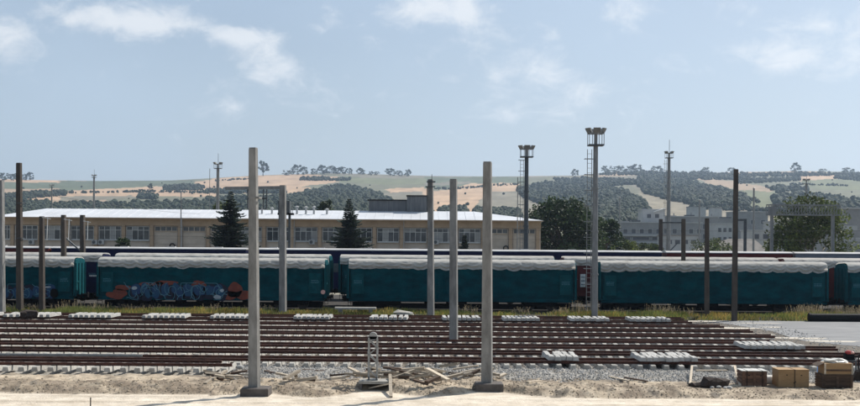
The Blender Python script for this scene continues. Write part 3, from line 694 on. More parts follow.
def panel(label, y0, x0, x1, ra, rb, z=.02, rz=0):
    root = thing('track_panel', label, 'track panel', (x0, y0, z), rz, pg)
    for i in range(int((x1 - x0) / .6) + 1):
        o = put('sleeper', SLM, root, (i * .6 + random.uniform(-.04, .04), random.uniform(-.06, .06), 0)); o.rotation_euler.z = random.uniform(-.014, .014)
    for yy, (a_, b_) in ((.58, ra), (2.02, rb)): put('rail', rail_mesh(a_ - x0, b_ - x0, yy, .203), root)
    return root
X = xat
ends = [(55.4, 900, 900, 900, 'track panel lying beside the gravel with its sleeper ends showing in a row'), (59.3, 870, 905, 902, 'second track panel from the gravel, carrying no sleeper rows'),
    (63.0, 806, 838, 836, 'third track panel from the gravel, its rails ending behind the stacked crates'), (67.0, 772, 776, 770, 'fourth track panel from the gravel, ending near the pale sleeper row'),
    (71.4, 766, 775, 771, 'fifth track panel from the gravel, bright sleeper ends behind the standing pole'), (75.4, 738, 753, 750, 'sixth track panel from the gravel, ending on the pad'),
    (79.6, 712, 724, 720, 'seventh track panel from the gravel, ending on pale sand'), (83.7, 684, 692, 688, 'eighth track panel from the gravel, carrying the rows of white sleepers'), (87.5, 676, 684, 681, 'farthest track panel, along the grass verge')]
for y0, pe, pa, pb, lab in ends:
    x0 = -.36 * y0 - 3
    panel(lab, y0, x0, X(pe, y0 + 1.3, 340), (x0 - .4, X(pa, y0 + .6, 340)), (x0 - .5, X(pb, y0 + 2, 340)))
panel('short track panel lying nearest the dirt bank left of the tallest pole', 50.95, -21.6, X(236, 52, 373), (-22, X(232, 51.5, 368)), (-22, X(222, 53, 362)), z=.22, rz=.003)
rl = 'spare rails lying between the track panels'
for y, a_, b_, lab in [(58.5, -24, 20, 'loose rusty rail in the gap behind the track panel beside the gravel'), (66.1, -26, X(836, 66, 347), 'loose rusty rail in the gap before the fourth track panel'), (78.5, -30, X(735, 78, 327), 'loose rusty rail in the gap before the seventh track panel')]:
    tag(put('loose_rail', rail_mesh(a_, b_), None, (0, y, .035)), lab, 'rail', rl)
tag(put('long_steel_bar', MB().box(-22, X(150, 58.6, 357), -.05, .05, 0, .10).mesh('long_steel_bar', ['galv']), None, (0, 57.0, .30)), 'long grey steel bar lying along the left track panels', 'steel bar')

# ------------------------------------------------------------------ rows of loose sleepers on the panels
SSM = sleeper_mesh(2.6, False, 'stack'); sgp = 'loose concrete sleepers set in rows on the track panels'
def stack(px0, px1, Y, n_, z, label):
    pyr = 320 if Y > 80 else 355; a_, b_ = X(px0, Y, pyr), X(px1, Y, pyr)
    for i in range(n_):
        x = a_ + .14 + (b_ - a_ - .28) * i / (n_ - 1)
        o = put('loose_sleeper', SSM, None, (x, Y + random.uniform(-.16, .16), z + random.uniform(0, .004))); o.rotation_euler.z = random.uniform(-.035, .035)
        tag(o, label, 'sleeper', sgp)
ZT = .02 + .203 + .126 + .004
far = [(-42, -8, 'before the pale pole at the left edge'), (3, 49, 'beside the small dark heap'), (68, 111, 'below the leftmost wagon gap'), (142, 185, 'in front of the graffiti wagon, left half'), (210, 250, 'just left of the tallest pole'),
       (293, 329, 'just right of the pole with the crossbar'), (369, 407, 'below the flat grey slab in the grass'), (443, 481, 'behind the two middle concrete poles'), (503, 540, 'midway between the middle poles and floodlight mast'),
       (571, 610, 'at the foot of the floodlight mast'), (631, 671, 'at the right end of the eighth track panel')]
for a_, b_, lab in far: stack(a_, b_, 83.9, 8, ZT, 'white loose sleeper in the row ' + lab)
stack(549, 579, 55.9, 5, ZT, 'grey loose sleeper in the small row on the panel beside the gravel')
stack(640, 698, 55.9, 9, ZT, 'grey loose sleeper in the long row left of the black heap')
stack(745, 806, 62.9, 10, ZT, 'grey loose sleeper in the row behind the two crates')

# ------------------------------------------------------------------ tarpaulin wagons
WL = 18.4
def wagon_parts(body, name, label, folds_seed=0, group=None):
    root = thing(name, label, 'wagon', (0, 0, 0), 0, group)
    hl, hw, zs, zt = WL / 2 - .5, 1.42, .74, 3.98
    prof = [(-hw, zs + .18)] + [(-hw, z) for z in (1.4, 2.0, 2.6, 3.15)] + [(-hw + .02, 3.42), (-hw + .09, 3.62), (-hw + .26, 3.79), (-.6, 3.90), (0, 3.93), (.6, 3.90), (hw - .26, 3.79), (hw - .09, 3.62), (hw - .02, 3.42)] + [(hw, z) for z in (3.15, 2.6, 2.0, 1.4)] + [(hw, zs + .18)]
    # side and roof tarpaulin with slight waves between the hoops
    m = MB(); nx = 110; vs, fs = [], []; np_ = len(prof)
    for i in range(nx + 1):
        x = -hl + .1 + (2 * hl - .2) * i / nx; w_ = .02 * math.cos(x * 2 * math.pi / 1.03) + .012 * noise.noise(Vector((x * 1.7, folds_seed, 0)))
        for (y, z) in prof:
            q = min(1, max(0, (z - zs - .2) / 1.0)); vs.append((x, y - math.copysign(w_ * q, y) if abs(y) > .1 else y, z - .03))
    for i in range(nx):
        for k in range(np_ - 1): fs.append((i * np_ + k, (i + 1) * np_ + k, (i + 1) * np_ + k + 1, i * np_ + k + 1))
    m.add(vs, fs); m.build('tarpaulin_side', body[0], root, smooth=True)
    # white gathered hood: scalloped hem, swagged folds
    top = [(-hw - .035 if q < 10 else -hw - .035 + .006 * (q - 9) ** 1.7, 3.26 + .034 * q) for q in range(16)] + [(-hw + .13, 3.805), (-hw + .22, 3.85), (-hw + .36, 3.89), (-.7, 3.955), (0, 3.985)]
    top = top + [(-y, z) for y, z in reversed(top[:-1])]
    m = MB(); nx = 300; vs, fs = [], []; np_ = len(top); rs = random.Random(folds_seed)
    amp = [rs.choice((.01, .03, .05, .08, .11)) * rs.uniform(.8, 1.2) for _ in range(22)]; ph = [rs.uniform(-.5, .5) for _ in range(22)]; drop = [rs.uniform(-.04, .05) for _ in range(22)]
    for i in range(nx + 1):
        x = -hl - .04 + (2 * hl + .08) * i / nx; u = (x + hl + .2) / 1.03; c = int(u); fr = u - c
        sag = 4 * fr * (1 - fr); hem = amp[c % 22] * sag ** .7 + .05 * noise.noise(Vector((x * 3.1, folds_seed, 2))) + drop[c % 22] * (1 - abs(2 * fr - 1))
        for k, (y, z) in enumerate(top):
            kk = min(k, np_ - 1 - k); w_ = max(0, 1 - kk / 17.0); sg = -1 if k < np_ / 2 else 1
            zz = z - hem * w_; puff = .025 * sag * w_ + .07 * math.sin((zz + .22 * (.5 + amp[c % 22] * 5) * sag) * 23 + ph[c % 22] * 5) * min(1, w_ * 1.5) * (.15 + .85 * sag) + .025 * noise.noise(Vector((x * 4.5, zz * 9, folds_seed)))
            rise = .004 * sag * (1 - w_) + .008 * noise.noise(Vector((x * 2.3, y * 2, folds_seed + 5)))
            vs.append((x, y + sg * puff, zz + rise))
    for i in range(nx):
        for k in range(np_ - 1): fs.append((i * np_ + k, (i + 1) * np_ + k, (i + 1) * np_ + k + 1, i * np_ + k + 1))
    m.add(vs, fs); m.build('tarpaulin_hood', 'hood', root, smooth=True)
    # end walls
    for sgn in (-1, 1):
        m = MB(); xa, xb = sorted((sgn * (hl - .02), sgn * (hl + .12)))
        m.prism([(y * .985, z - .05 if z > 3.3 else z) for y, z in prof], xa, xb)
        e = m.build('end_wall', body[1], root)
        r_ = MB(); xo = sgn * (hl + .12)
        for yy in (-1.25, -.45, .45, 1.25): r_.box(min(xo, xo + sgn * .07) + (.002 if sgn > 0 else -.0), max(xo, xo + sgn * .07), yy - .05, yy + .05, zs + .2, 3.5)
        r_.box(min(xo, xo + sgn * .06) + .001, max(xo, xo + sgn * .06) + .001, -1.19, -.51, 2.0, 2.1)
        r_.build('end_rib', body[1], e)
        # framed steel corner panel on each side
        for sy in (-1, 1):
            p_ = MB(); x0, x1 = sorted((sgn * (hl - .25), sgn * (hl - 1.15))); yo = sy * (hw + .03); y0_, y1_ = sorted((yo, yo + sy * .035))
            p_.box(x0, x1, y0_, y1_, 1.3, 2.85); fy0, fy1 = sorted((yo + sy * .036, yo + sy * .06))
            for q in (1.3, 2.79): p_.box(x0, x1, fy0, fy1, q, q + .06)
            for q in (x0, x1 - .06): p_.box(q, q + .06, fy0, fy1, 1.361, 2.789)
            pp = p_.build('corner_panel', body[1], root)
            t_ = MB(); ly = sorted((yo + sy * .037, yo + sy * .040))
            for r2 in range(3):
                xx = x0 + .14
                while xx < x1 - .2: w_ = rs.uniform(.03, .11); t_.box(xx, xx + w_, ly[0], ly[1], 2.1 + .1 * r2, 2.135 + .1 * r2); xx += w_ + .03
            tag(t_.build('stencil_marks', 'gline', pp), kind='stuff')
            lf, lr = sorted((sy * (hw - .05), sy * (hw + .10)))
            l_ = MB(); xx = sgn * (hl - .12)
            for q in (.35, .62, .9): l_.box(xx - .2, xx + .2, lf, lr, q, q + .03)
            l_.box(xx - .2, xx - .17, lr - .03, lr, .3, 1.2).box(xx + .17, xx + .2, lr - .03, lr, .3, 1.2); l_.build('step', 'under', root)
        for yy in (-.88, .88):
            bf = MB(); bf.tube((sgn * (hl + .12), yy, .98), (sgn * (WL / 2 - .02), yy, .98), .10, .10, 10); bf.tube((sgn * (WL / 2 - .03), yy, .98), (sgn * (WL / 2 + .03), yy, .98), .23, .23, 14)
            bf.build('buffer', 'under', root)
    # sole bar, underframe
    m = MB(); m.box(-hl, hl, -hw - .03, -hw + .12, zs, zs + .26).box(-hl, hl, hw - .12, hw + .03, zs, zs + .26).box(-hl, hl, -hw + .13, hw - .13, zs + .02, zs + .22)
    m.build('sole_bar', body[1] if body[1] != 'teal_steel' else 'teal', root)
    m = MB(); xx = -5.2
    while xx < 5.3: m.box(xx - .3, xx + .3, -.7, .7, .38, zs - .002); xx += 2.6
    m.box(-5.4, 5.4, -.62, -.1, .2, .5).box(-5.4, 5.4, -.02, .5, .14, .52).box(-hl + .2, -5.6, -.3, .3, .16, .6).box(5.6, hl - .2, -.3, .3, .16, .6); m.tube((-1.2, -1.0, .55), (.4, -1.0, .55), .18, .18, 10); m.build('brake_gear_and_filler', 'under', root)  # long dark boxes added to block sunlit ground seen under the wagon
    for xb in (-hl + 2.6, hl - 2.6):
        bg_ = MB()
        for sy in (-1, 1): bg_.prism([(sy * 1.0 - .06, .42), (sy * 1.0 + .06, .42), (sy * 1.0 + .06, .7), (sy * 1.0 - .06, .7)], -1.35, 1.35); bg_.box(-.35, .35, sy * 1.0 - .1, sy * 1.0 + .1, .3, .419)
        for q in (-.9, .9): bg_.box(q - .16, q + .16, -1.12, -1.06 - .001, .38, .72).box(q - .16, q + .16, 1.061, 1.12, .38, .72)
        bg_.box(-.25, .25, -.93, .93, .5, zs + .01); bo = bg_.build('bogie', 'under', root, (xb, 0, 0))
        for q in (-.9, .9):
            w_ = MB(); w_.tube((0, -.93, .5), (0, .93, .5), .07, .07, 8)
            for sy in (-1, 1): w_.tube((0, sy * .78 - .065, .5), (0, sy * .78 + .065, .5), .45, .45, 22); w_.tube((0, sy * .70 - .015, .5), (0, sy * .70 + .015, .5), .475, .475, 22)
            w_.build('wheelset', 'wheel', bo, (q, 0, 0))
    return root
WZ = .30
# rails under the wagons and coaches
for Y_, lab in ((97.0, 'front row'), (102.6, 'second row'), (113.5, 'coach row')):
    tr = thing('siding_track', 'ballasted siding track under the %s of rail vehicles' % lab, 'track', (0, Y_, WZ), 0, 'siding tracks under the standing trains')
    for yy in (-.72, .72): put('rail', rail_mesh(-100, 100, yy, -.12), tr)
    m = MB()
    for i in range(333): m.box(-100 + .6 * i - .12, -100 + .6 * i + .12, -1.3, 1.3, -.14, -.125)
    tag(m.build('sleeper', 'under', tr), kind='stuff')
wg = 'teal tarpaulin wagons in the front row'
T = ('teal', 'teal_steel'); ROW1 = 97.0
def wx(p0, p1, Y, py=275): return (X(p0, Y, py) + X(p1, Y, py)) / 2
fronts = [(-151, 86, 'teal tarpaulin wagon with blue graffiti beside the pale left edge pole'), (96, 333, 'teal tarpaulin wagon with long red and blue graffiti'), (345, 578, 'plain teal tarpaulin wagon between the two middle concrete poles'),
          (597, 823, 'plain teal tarpaulin wagon between floodlight mast and tall brown pole'), (839.5, 1067, 'teal tarpaulin wagon with rounded end above the black pipe')]
wagons = []
for i, (p0, p1, lab) in enumerate(fronts):
    w_ = wagon_parts(T, 'tarpaulin_wagon', lab, i * 3.1 + 1, wg); w_.location = (wx(p0, p1, ROW1), ROW1, WZ); wagons.append(w_)
w2 = 'tarpaulin wagons in the second row'
for i, (p0, p1, bd, lab) in enumerate([(-104, 105.5, ('navy', 'navy'), 'navy wagon with white hood in the second row behind the left wagon gap'), (118, 331.5, T, 'second row teal wagon behind the graffiti wagon'), (343, 551, T, 'second row teal wagon behind the middle plain wagon'),
        (564.5, 772, ('redp', 'redp'), 'dark red wagon with white hood behind the floodlight mast'), (783, 988, ('redp', 'redp'), 'dark red wagon behind the rounded teal wagon end')]):
    w_ = wagon_parts(bd, 'tarpaulin_wagon', lab, 40 + i * 2.7, w2); w_.location = (wx(p0, p1, 102.6, 256), 102.6, WZ + .25)
    if i == 3:      # white notice panel seen through the gap
        m = MB(); pa, pb = at(580.3, 274, 101.15), at(585.4, 287, 101.15); lx = w_.location.x
        m.box(pa.x - lx, pb.x - lx, -1.52, -1.49, pb.z - w_.location.z, pa.z - w_.location.z); sp = m.build('notice_panel', 'white', w_)
        m = MB()
        for q in range(3): zc = pb.z - w_.location.z + .16 + .3 * q; m.box(pa.x - lx + .05, pb.x - lx - .05, -1.526, -1.521, zc, zc + .09)
        tag(m.build('notice_line', 'greyp', sp), kind='stuff')
    if i == 0:
        m = MB(); pa = at(89.5, 275, 101.1); lx = w_.location.x; xx = pa.x - lx
        for q in range(7): m.box(xx, xx + .07, -1.52, -1.515, pa.z - w_.location.z - .12, pa.z - w_.location.z); xx += .1
        tag(m.build('stencil_marks', 'white', w_), kind='stuff')
# graffiti on the two left wagons: wobbling letter shapes sprayed on the tarpaulin
def blob(mb, cx, cz, rx, rz, y, seed, th=.004, n_=18):
    vs = []; rr = random.Random(seed)
    ks = [1 + rr.uniform(-.3, .3) for _ in range(n_)]; ks = [(ks[i - 1] + 2 * ks[i] + ks[(i + 1) % n_]) / 4 for i in range(n_)]
    for yy in (y, y - th):
        for i in range(n_): A_ = 6.283 * i / n_; vs.append((cx + rx * ks[i] * math.cos(A_), yy, cz + rz * ks[i] * math.sin(A_)))
    mb.add(vs, [tuple(range(n_, 2 * n_))] + [(i, n_ + i, n_ + (i + 1) % n_, (i + 1) % n_) for i in range(n_)])
def ribbon(mb, pts, w_, y, th=.003):
    for p_, q in zip(pts, pts[1:]):
        d = Vector((q[0] - p_[0], q[1] - p_[1])); L_ = d.length or 1e-3; nx_, nz_ = -d.y / L_ * w_ / 2, d.x / L_ * w_ / 2; e = d / L_ * w_ * .3
        c = [(p_[0] + nx_ - e.x, p_[1] + nz_ - e.y), (p_[0] - nx_ - e.x, p_[1] - nz_ - e.y), (q[0] - nx_ + e.x, q[1] - nz_ + e.y), (q[0] + nx_ + e.x, q[1] + nz_ + e.y)]
        mb.add([(a_, y, b_) for a_, b_ in c] + [(a_, y - th, b_) for a_, b_ in c], [(4, 5, 6, 7), (0, 1, 5, 4), (1, 2, 6, 5), (2, 3, 7, 6), (3, 0, 4, 7)])
def graffiti(w_, px0, px1, py0, py1, reds, letters, seed, whites=()):
    yb = -1.42 - .055; lx, lz = w_.location.x, w_.location.z; Yp = ROW1 - 1.48
    cv = lambda px_, py_: (at(px_, py_, Yp).x - lx, at(px_, py_, Yp).z - lz)
    rr = random.Random(seed); A_, B_ = cv(px0, py1), cv(px1, py0); w0 = (B_[0] - A_[0]); h0 = B_[1] - A_[1]
    mr_ = MB()
    for k_, (a_, b_, rx, rz) in enumerate(reds): c = cv(a_, b_); blob(mr_, c[0], c[1], rx, rz, yb, seed + k_)
    if reds: tag(mr_.build('graffiti_patch', 'gred', w_), kind='stuff')
    ms, mf, ml, mw = MB(), MB(), MB(), MB(); lw = w0 / letters
    for i in range(letters):
        cx = A_[0] + lw * (i + .5); cz = A_[1] + h0 * .5
        blob(ms, cx + .06, cz - .05, lw * .62, h0 * .56, yb - .006, seed + 20 + i)
        for q in range(2): blob(mf, cx + rr.uniform(-.25, .25) * lw, cz + rr.uniform(-.2, .2) * h0, lw * rr.uniform(.3, .5), h0 * rr.uniform(.25, .42), yb - .013 - .002 * q, seed + 60 + i * 2 + q)
        for q in range(3):                                   # curling strokes
            a0, s_a, r_ = rr.uniform(0, 6.28), rr.choice((-1, 1)) * rr.uniform(.25, .5), rr.uniform(.14, .34) * h0
            x, z = cx + rr.uniform(-.4, .4) * lw, cz + rr.uniform(-.3, .3) * h0; pts = []
            for st in range(13):
                pts.append((x, max(A_[1] - .05, min(B_[1] + .1, z)))); x += .075 * h0 * 1.5 * math.cos(a0); z += .075 * h0 * 1.8 * math.sin(a0); a0 += s_a * (1 if st < 8 else -.8)
            ribbon(ml, pts, .045, yb - .019 - .0015 * q)
    tag(ms.build('graffiti_shadow', 'gdark', w_), kind='stuff'); tag(mf.build('graffiti_fill', 'gfill', w_), kind='stuff'); tag(ml.build('graffiti_outline', 'gline', w_), kind='stuff')
    for k_, (a_, b_, rx, rz) in enumerate(whites): c = cv(a_, b_); blob(mw, c[0], c[1], rx, rz, yb - .025, seed + 90 + k_)
    if whites: tag(mw.build('graffiti_highlight', 'gwhite', w_), kind='stuff')
graffiti(wagons[1], 130, 226, 284.5, 298.5, [(117, 294.5, .75, .38), (123, 287.5, .6, .22), (144, 284.5, .5, .2), (167, 283, .9, .2), (199, 288, .7, .6), (235, 290, .6, .55), (243, 295, .8, .35), (228, 295, .7, .4), (157, 284, .5, .2)], 9, 5,
         [(134, 288, .22, .13), (217, 297, .3, .16), (222, 290.5, .16, .12)])
graffiti(wagons[0], 2, 54, 285.5, 297.5, [], 5, 31, [(48, 287, .25, .06)])
m = MB(); c = at(54, 293, ROW1 - 1.48); blob(m, c.x - wagons[0].location.x, c.z - wagons[0].location.z, .3, .38, -1.5, 77); tag(m.build('graffiti_patch', 'straw', wagons[0]), kind='stuff')
m = MB(); c = at(323, 292, ROW1 - 1.49); lx = wagons[1].location
m.tube((c.x - lx.x, -1.50, c.z - lx.z), (c.x - lx.x, -1.515, c.z - lx.z), .17, .17, 16); m.build('round_mark', 'pink', wagons[1])

# coaches / covered vans in the third row
def coach(p0, p1, body, label, Y=113.5, rooft='roofw', win=True):
    x0, x1 = X(p0, Y, 250), X(p1, Y, 250); L_ = x1 - x0; hl, hw = L_ / 2, 1.4; z0 = WZ + .02
    root = thing('covered_coach', label, 'coach', ((x0 + x1) / 2, Y, z0), 0, 'long coaches in the row behind the wagons')
    m = MB(); m.prism([(-hw, .95), (hw, .95), (hw, 4.46), (-hw, 4.46)], -hl, hl); m.build('body', body, root)
    m = MB(); pr_ = [(-hw - .06, 4.463), (hw + .06, 4.463), (hw + .04, 4.53), (hw - .35, 4.60), (.5, 4.64), (-.5, 4.64), (-hw + .35, 4.60), (-hw - .04, 4.53)]; m.prism(pr_, -hl - .05, hl + .05)
    rf = m.build('roof', rooft, root)
    xx = -hl + 2; hm = MB().box(-.35, .35, -.3, .3, 4.643, 4.70).mesh('roof_hatch', [rooft])
    while xx < hl - 1: put('roof_hatch', hm, rf, (xx, 0, 0)); xx += 4.3
    m = MB(); xx = -hl + 1.6
    while xx < hl - 2: m.box(xx, xx + 1.2, -hw - .02, -hw - .003, 2.5, 3.3); xx += 2.0
    m.build('window_band', 'glass', root)
    m = MB(); m.box(-hl + .3, hl - .3, -1.1, 1.1, .62, .948); m.build('underframe', 'under', root)
    for xb in (-hl + 2.6, hl - 2.6):
        b_ = MB(); b_.box(-1.5, 1.5, -1.05, -.95, .35, .618).box(-1.5, 1.5, .95, 1.05, .35, .618); bo = b_.build('bogie', 'under', root, (xb, 0, 0))
        for q in (-1.1, 1.1):
            w_ = MB()
            for sy in (-1, 1): w_.tube((0, sy * .75 - .06, .5), (0, sy * .75 + .06, .5), .45, .45, 18)
            w_.build('wheelset', 'wheel', bo, (q, 0, 0))
    return root
coach(-160, 53, 'redp', 'oxide red coach at the left end of the row behind the wagons')
coach(56, 248, 'navy', 'navy coach behind the graffiti wagon and depot bush')
coach(252, 452, 'navy', 'navy coach between the two depot spruces')
coach(456, 659, 'navy', 'navy coach in front of the big round tree')
coach(664, 788, 'redp', 'oxide red coach before the low sloping shed')
coach(791, 985, 'greyp', 'grey coach under the signal gantry')
# small pale heap on the coach row (between navy and red)
# ------------------------------------------------------------------ verge grass and weeds
mb, ms = MB(), MB()
for _ in range(60000):
    x = random.uniform(-38, 40); y = random.uniform(90.7, 94.2)
    if x > 19.5 and random.random() < .25: continue
    den = .5 + 1.1 * fbm(x * .3, y * .5, 3)
    if random.random() > den + .22: continue
    z = .22 * max(0, min(1, (y - 90.6) / 1.0)); h = random.uniform(.08, .34) * (.7 + .8 * max(0, den)); an = random.random() * 6.28; w_ = .02 + .02 * random.random()
    lx_, ly_ = random.gauss(0, .10), random.gauss(0, .10); k = random.uniform(.6, 1.3); q = random.random()
    k *= 1 + .5 * fbm(x * .5 + 30, y * .4, 2); tn = (k * .85, k, k * .85) if q < .68 + .5 * fbm(x * .25 + 8, y * .3, 2) else (k * 1.7, k * 1.3, k * 1.1)
    dx, dy = w_ * math.cos(an), w_ * math.sin(an)
    mb.add([(x - dx, y - dy, z - .03), (x + dx, y + dy, z - .03), (x + lx_ + dx * .3, y + ly_, z + h), (x + lx_ - dx * .3, y + ly_, z + h * .95)], [(0, 1, 2, 3)], 0, tn)
tag(mb.build('grass', 'grass'), kind='stuff')
for cx_, n_, hh in [(72, 10, .9), (100, 9, .7), (163, 7, .6), (215, 8, .7), (350, 5, .5), (470, 7, .7), (582, 10, 1.1), (560, 6, .6), (660, 12, .9), (668, 10, .8), (690, 6, .6), (800, 16, .9), (812, 18, 1.0), (838, 16, .9), (850, 14, .9), (620, 6, .6), (40, 7, .6), (20, 7, .6), (135, 5, .6), (260, 6, .6), (520, 6, .6)]:
    c = X(cx_, 93.5, 308)
    for _ in range(n_ * 5):
        x, y = c + random.gauss(0, .5), random.uniform(92.4, 94.6); h = hh * random.uniform(.4, 1.0); lx_ = random.gauss(0, .16); k = random.uniform(.6, 1.3)
        ms.add([(x - .012, y, .25), (x + .012, y, .25), (x + lx_ + .006, y, .25 + h), (x + lx_ - .006, y, .25 + h)], [(0, 1, 2, 3)], 0, k)
        for s in range(6):
            t = random.uniform(.45, 1); px_, pz_ = x + lx_ * t, .25 + h * t; r_ = .05
            a_ = random.random() * 6.28; ms.add([(px_, y, pz_), (px_ + r_ * math.cos(a_), y - .03, pz_ + r_ * math.sin(a_)), (px_ + r_ * 1.4 * math.cos(a_ + .5), y, pz_ + r_ * 1.4 * math.sin(a_ + .5))], [(0, 1, 2)], 0, k)
tag(ms.build('dry_weeds', 'straw'), kind='stuff')

# ------------------------------------------------------------------ concrete poles
def pole(label, px_b, py_t, px_t, Y, z0, wb, wt, mt='concrete', group='concrete catenary poles', ch=.10, notches=0):
    b_, t_ = at(px_b, 300, Y), at(px_t, py_t, Y); root = thing('concrete_pole', label, 'pole', (b_.x if px_b else 0, Y, z0), 0, group)
    # base position read where the pole meets the ground
    zt = t_.z - z0; dx = (t_.x - b_.x) / 1.01; root.rotation_euler.z = -.21
    vs, fs = [], []
    for q, w_ in ((0, wb), (1, wt)):
        h_ = w_ / 2; c = h_ * ch
        for x, y in ((-h_ + c, -h_), (h_ - c, -h_), (h_, -h_ + c), (h_, h_ - c), (h_ - c, h_), (-h_ + c, h_), (-h_, h_ - c), (-h_, -h_ + c)): vs.append((x + dx * q * math.cos(.21), y + dx * q * math.sin(.21), zt * q - (.1 if q == 0 else 0)))
    fs = [(k, (k + 1) % 8, 8 + (k + 1) % 8, 8 + k) for k in range(8)] + [tuple(range(7, -1, -1)), tuple(range(8, 16))]
    MB().add(vs, fs).build('shaft', mt, root)
    m = MB(); w_ = wt * 1.0; m.box(dx - w_ * .46, dx + w_ * .46, -w_ * .46, w_ * .46, zt + .002, zt + .05); m.build('cap', mt, root)
    return root
def bands(root, zs, w, mt='galv_dark'):
    for z in zs:
        m = MB(); h_ = w / 2 + .015; m.box(-h_, h_, -h_ - .02, -h_, z, z + .08).box(-h_, h_, h_, h_ + .02, z, z + .08).box(-h_ - .02, -h_, -h_, h_, z, z + .08).box(h_, h_ + .02, -h_, h_, z, z + .08); m.build('steel_band', mt, root)
P1 = pole('pale concrete pole cut by the left edge of the view', 1.5, 181, .8, 89.9, 0, .46, .38)
P2 = pole('tall dark pole rising above the skyline at left', 20, 163.5, 19, 92.2, .25, .42, .33, 'concrete_dark'); bands(P2, (5.4, 8.0), .36)
P3 = pole('short dark post in front of the left teal wagon', 42.2, 217, 41.8, 92.4, .25, .36, .31, 'concrete_dark')
P4 = pole('short dark post between the first and second wagon rows at left', 64, 215.5, 63.5, 100, .25, .38, .32, 'concrete_dark')
P5 = pole('short dark post with a slanting brace, right of three at left', 83.2, 215.5, 82.5, 110, .25, .42, .36, 'concrete_dark')
m = MB(); m.bar((-.1, -.05, 4.2), (-2.2, -.05, 5.9), .12); m.build('brace', 'galv_dark', P5)
for pp in (P3, P4, P5):
    m = MB(); zt = 7.0; m.bar((.05, -.2, zt), (.75, -.2, zt - .12), .05).bar((.5, -.2, zt), (.45, -.2, zt - 1.7), .045); m.build('bracket_arm', 'frame', pp)
P6 = pole('tallest near concrete pole on a square footing', 255.0, 149, 253.2, 45.5, .30, .36, .265); bands(P6, (6.9,), .29, 'concrete')
P7 = pole('pale concrete pole with a long crossbar to its left', 283, 186, 282.8, 92.4, .25, .47, .42)
P8 = pole('slim concrete pole with a small steel crossarm on top', 431, 180, 430.5, 91.2, .15, .46, .36)
P9 = pole('plain concrete pole standing among the track panels', 454, 180, 453.5, 68.1, .02, .42, .36)
P10 = pole('thick near concrete pole on a wide slab beside scattered timber', 487.5, 163, 487.5, 47.5, .30, .395, .30)
P11 = pole('short dark post in front of the right teal wagon', 707, 219, 707, 92.2, .25, .38, .33, 'concrete_dark')
P12 = pole('tall brown pole reaching the skyline right of the floodlight mast', 734.4, 170, 736, 90.6, .05, .43, .34, 'concrete_dark')
P13 = pole('leftmost of three dark posts before the grey office, with diagonal brace', 660.6, 219.5, 660.8, 121, .2, .44, .38, 'concrete_dark')
P14 = pole('middle one of three dark posts before the grey office', 683.3, 219.5, 683.5, 100, .25, .38, .34, 'concrete_dark')
# crossbar between posts 13 & 14, brace
m = MB(); z = at(661, 221.5, 121).z - P13.location.z; m.bar((.1, 0, z - .1), (2.1, 0, z - .1), .12); m.bar((.1, -.1, 3.9), (1.6, -.1, 5.5), .1); m.build('bracket_arm', 'galv_dark', P13)
# crossbar with hanging frame on P7
zb = at(283, 187.5, 92.4).z - .25; xl = X(222, 92.4, 188) - P7.location.x
m = MB(); m.bar((-.2, 0, zb), (xl, 0, zb - .05), .2, .22); m.build('crossbar', 'galv', P7)
xa, xb = X(246, 92.4, 195) - P7.location.x, X(266, 92.4, 195) - P7.location.x; m = MB(); zl = at(256, 208.5, 92.4).z - .25
for x in (xa, xa + .32, xb - .26, xb): m.bar((x, -.02, zb - .14), (x, -.02, zl), .08)
m.box(xa, xb, -.06, .02, zl + .7, zl + .82).box(xa, xb, -.06, .02, zl - .05, zl); m.build('hanging_frame', 'galv_dark', P7)
z8 = at(431, 182, 91.2).z - .15; m = MB(); m.box(-.32, .32, -.3, -.22, z8 - .05, z8 + .05).box(-.42, .3, -.3, -.22, z8 - .4, z8 - .32).bar((-.3, -.26, z8 - .4), (-.3, -.26, z8 - 2.2), .05).bar((.05, -.26, z8), (.05, -.26, z8 + .55), .04); m.build('crossarm', 'galv_dark', P8)
# two-legged frame right of the brown pole
fr = thing('steel_frame', 'black inverted U frame right of the tall brown pole', 'frame', (X(745, 124, 240), 124, 0)); m = MB(); zt = at(745, 221, 124).z
m.bar((0, 0, -.25), (0, 0, zt), .26); m.build('post', 'galv_dark', fr); m = MB(); m.bar((.13, 0, zt + .1), (X(736.5, 124, 221) - X(745, 124, 221), 0, zt + .1), .18, .2); m.build('crossbar', 'galv_dark', fr)
# dark tank on legs behind pole 7
tk = thing('raised_box', 'dark steel box raised on posts behind the pole with crossbar', 'raised box', (X(285, 140, 240), 140, 0)); z0, z1 = at(285, 213, 140).z, at(285, 201, 140).z
MB().box(-.75, .55, -.5, .5, z0, z1).build('box', 'galv_dark', tk); MB().box(-.8, .95, -.55, .55, z0 - .22, z0 - .003).build('platform', 'under', tk)
for x in (-.6, .5): MB().box(x - .13, x + .13, -.13, .13, -.25, z0 - .223).build('leg', 'galv_dark', tk)
m = MB()
for x in (.56, .72, .9): m.bar((x, -.5, z0), (x, -.5, z1 - .2), .05)
m.build('ladder', 'galv', tk)

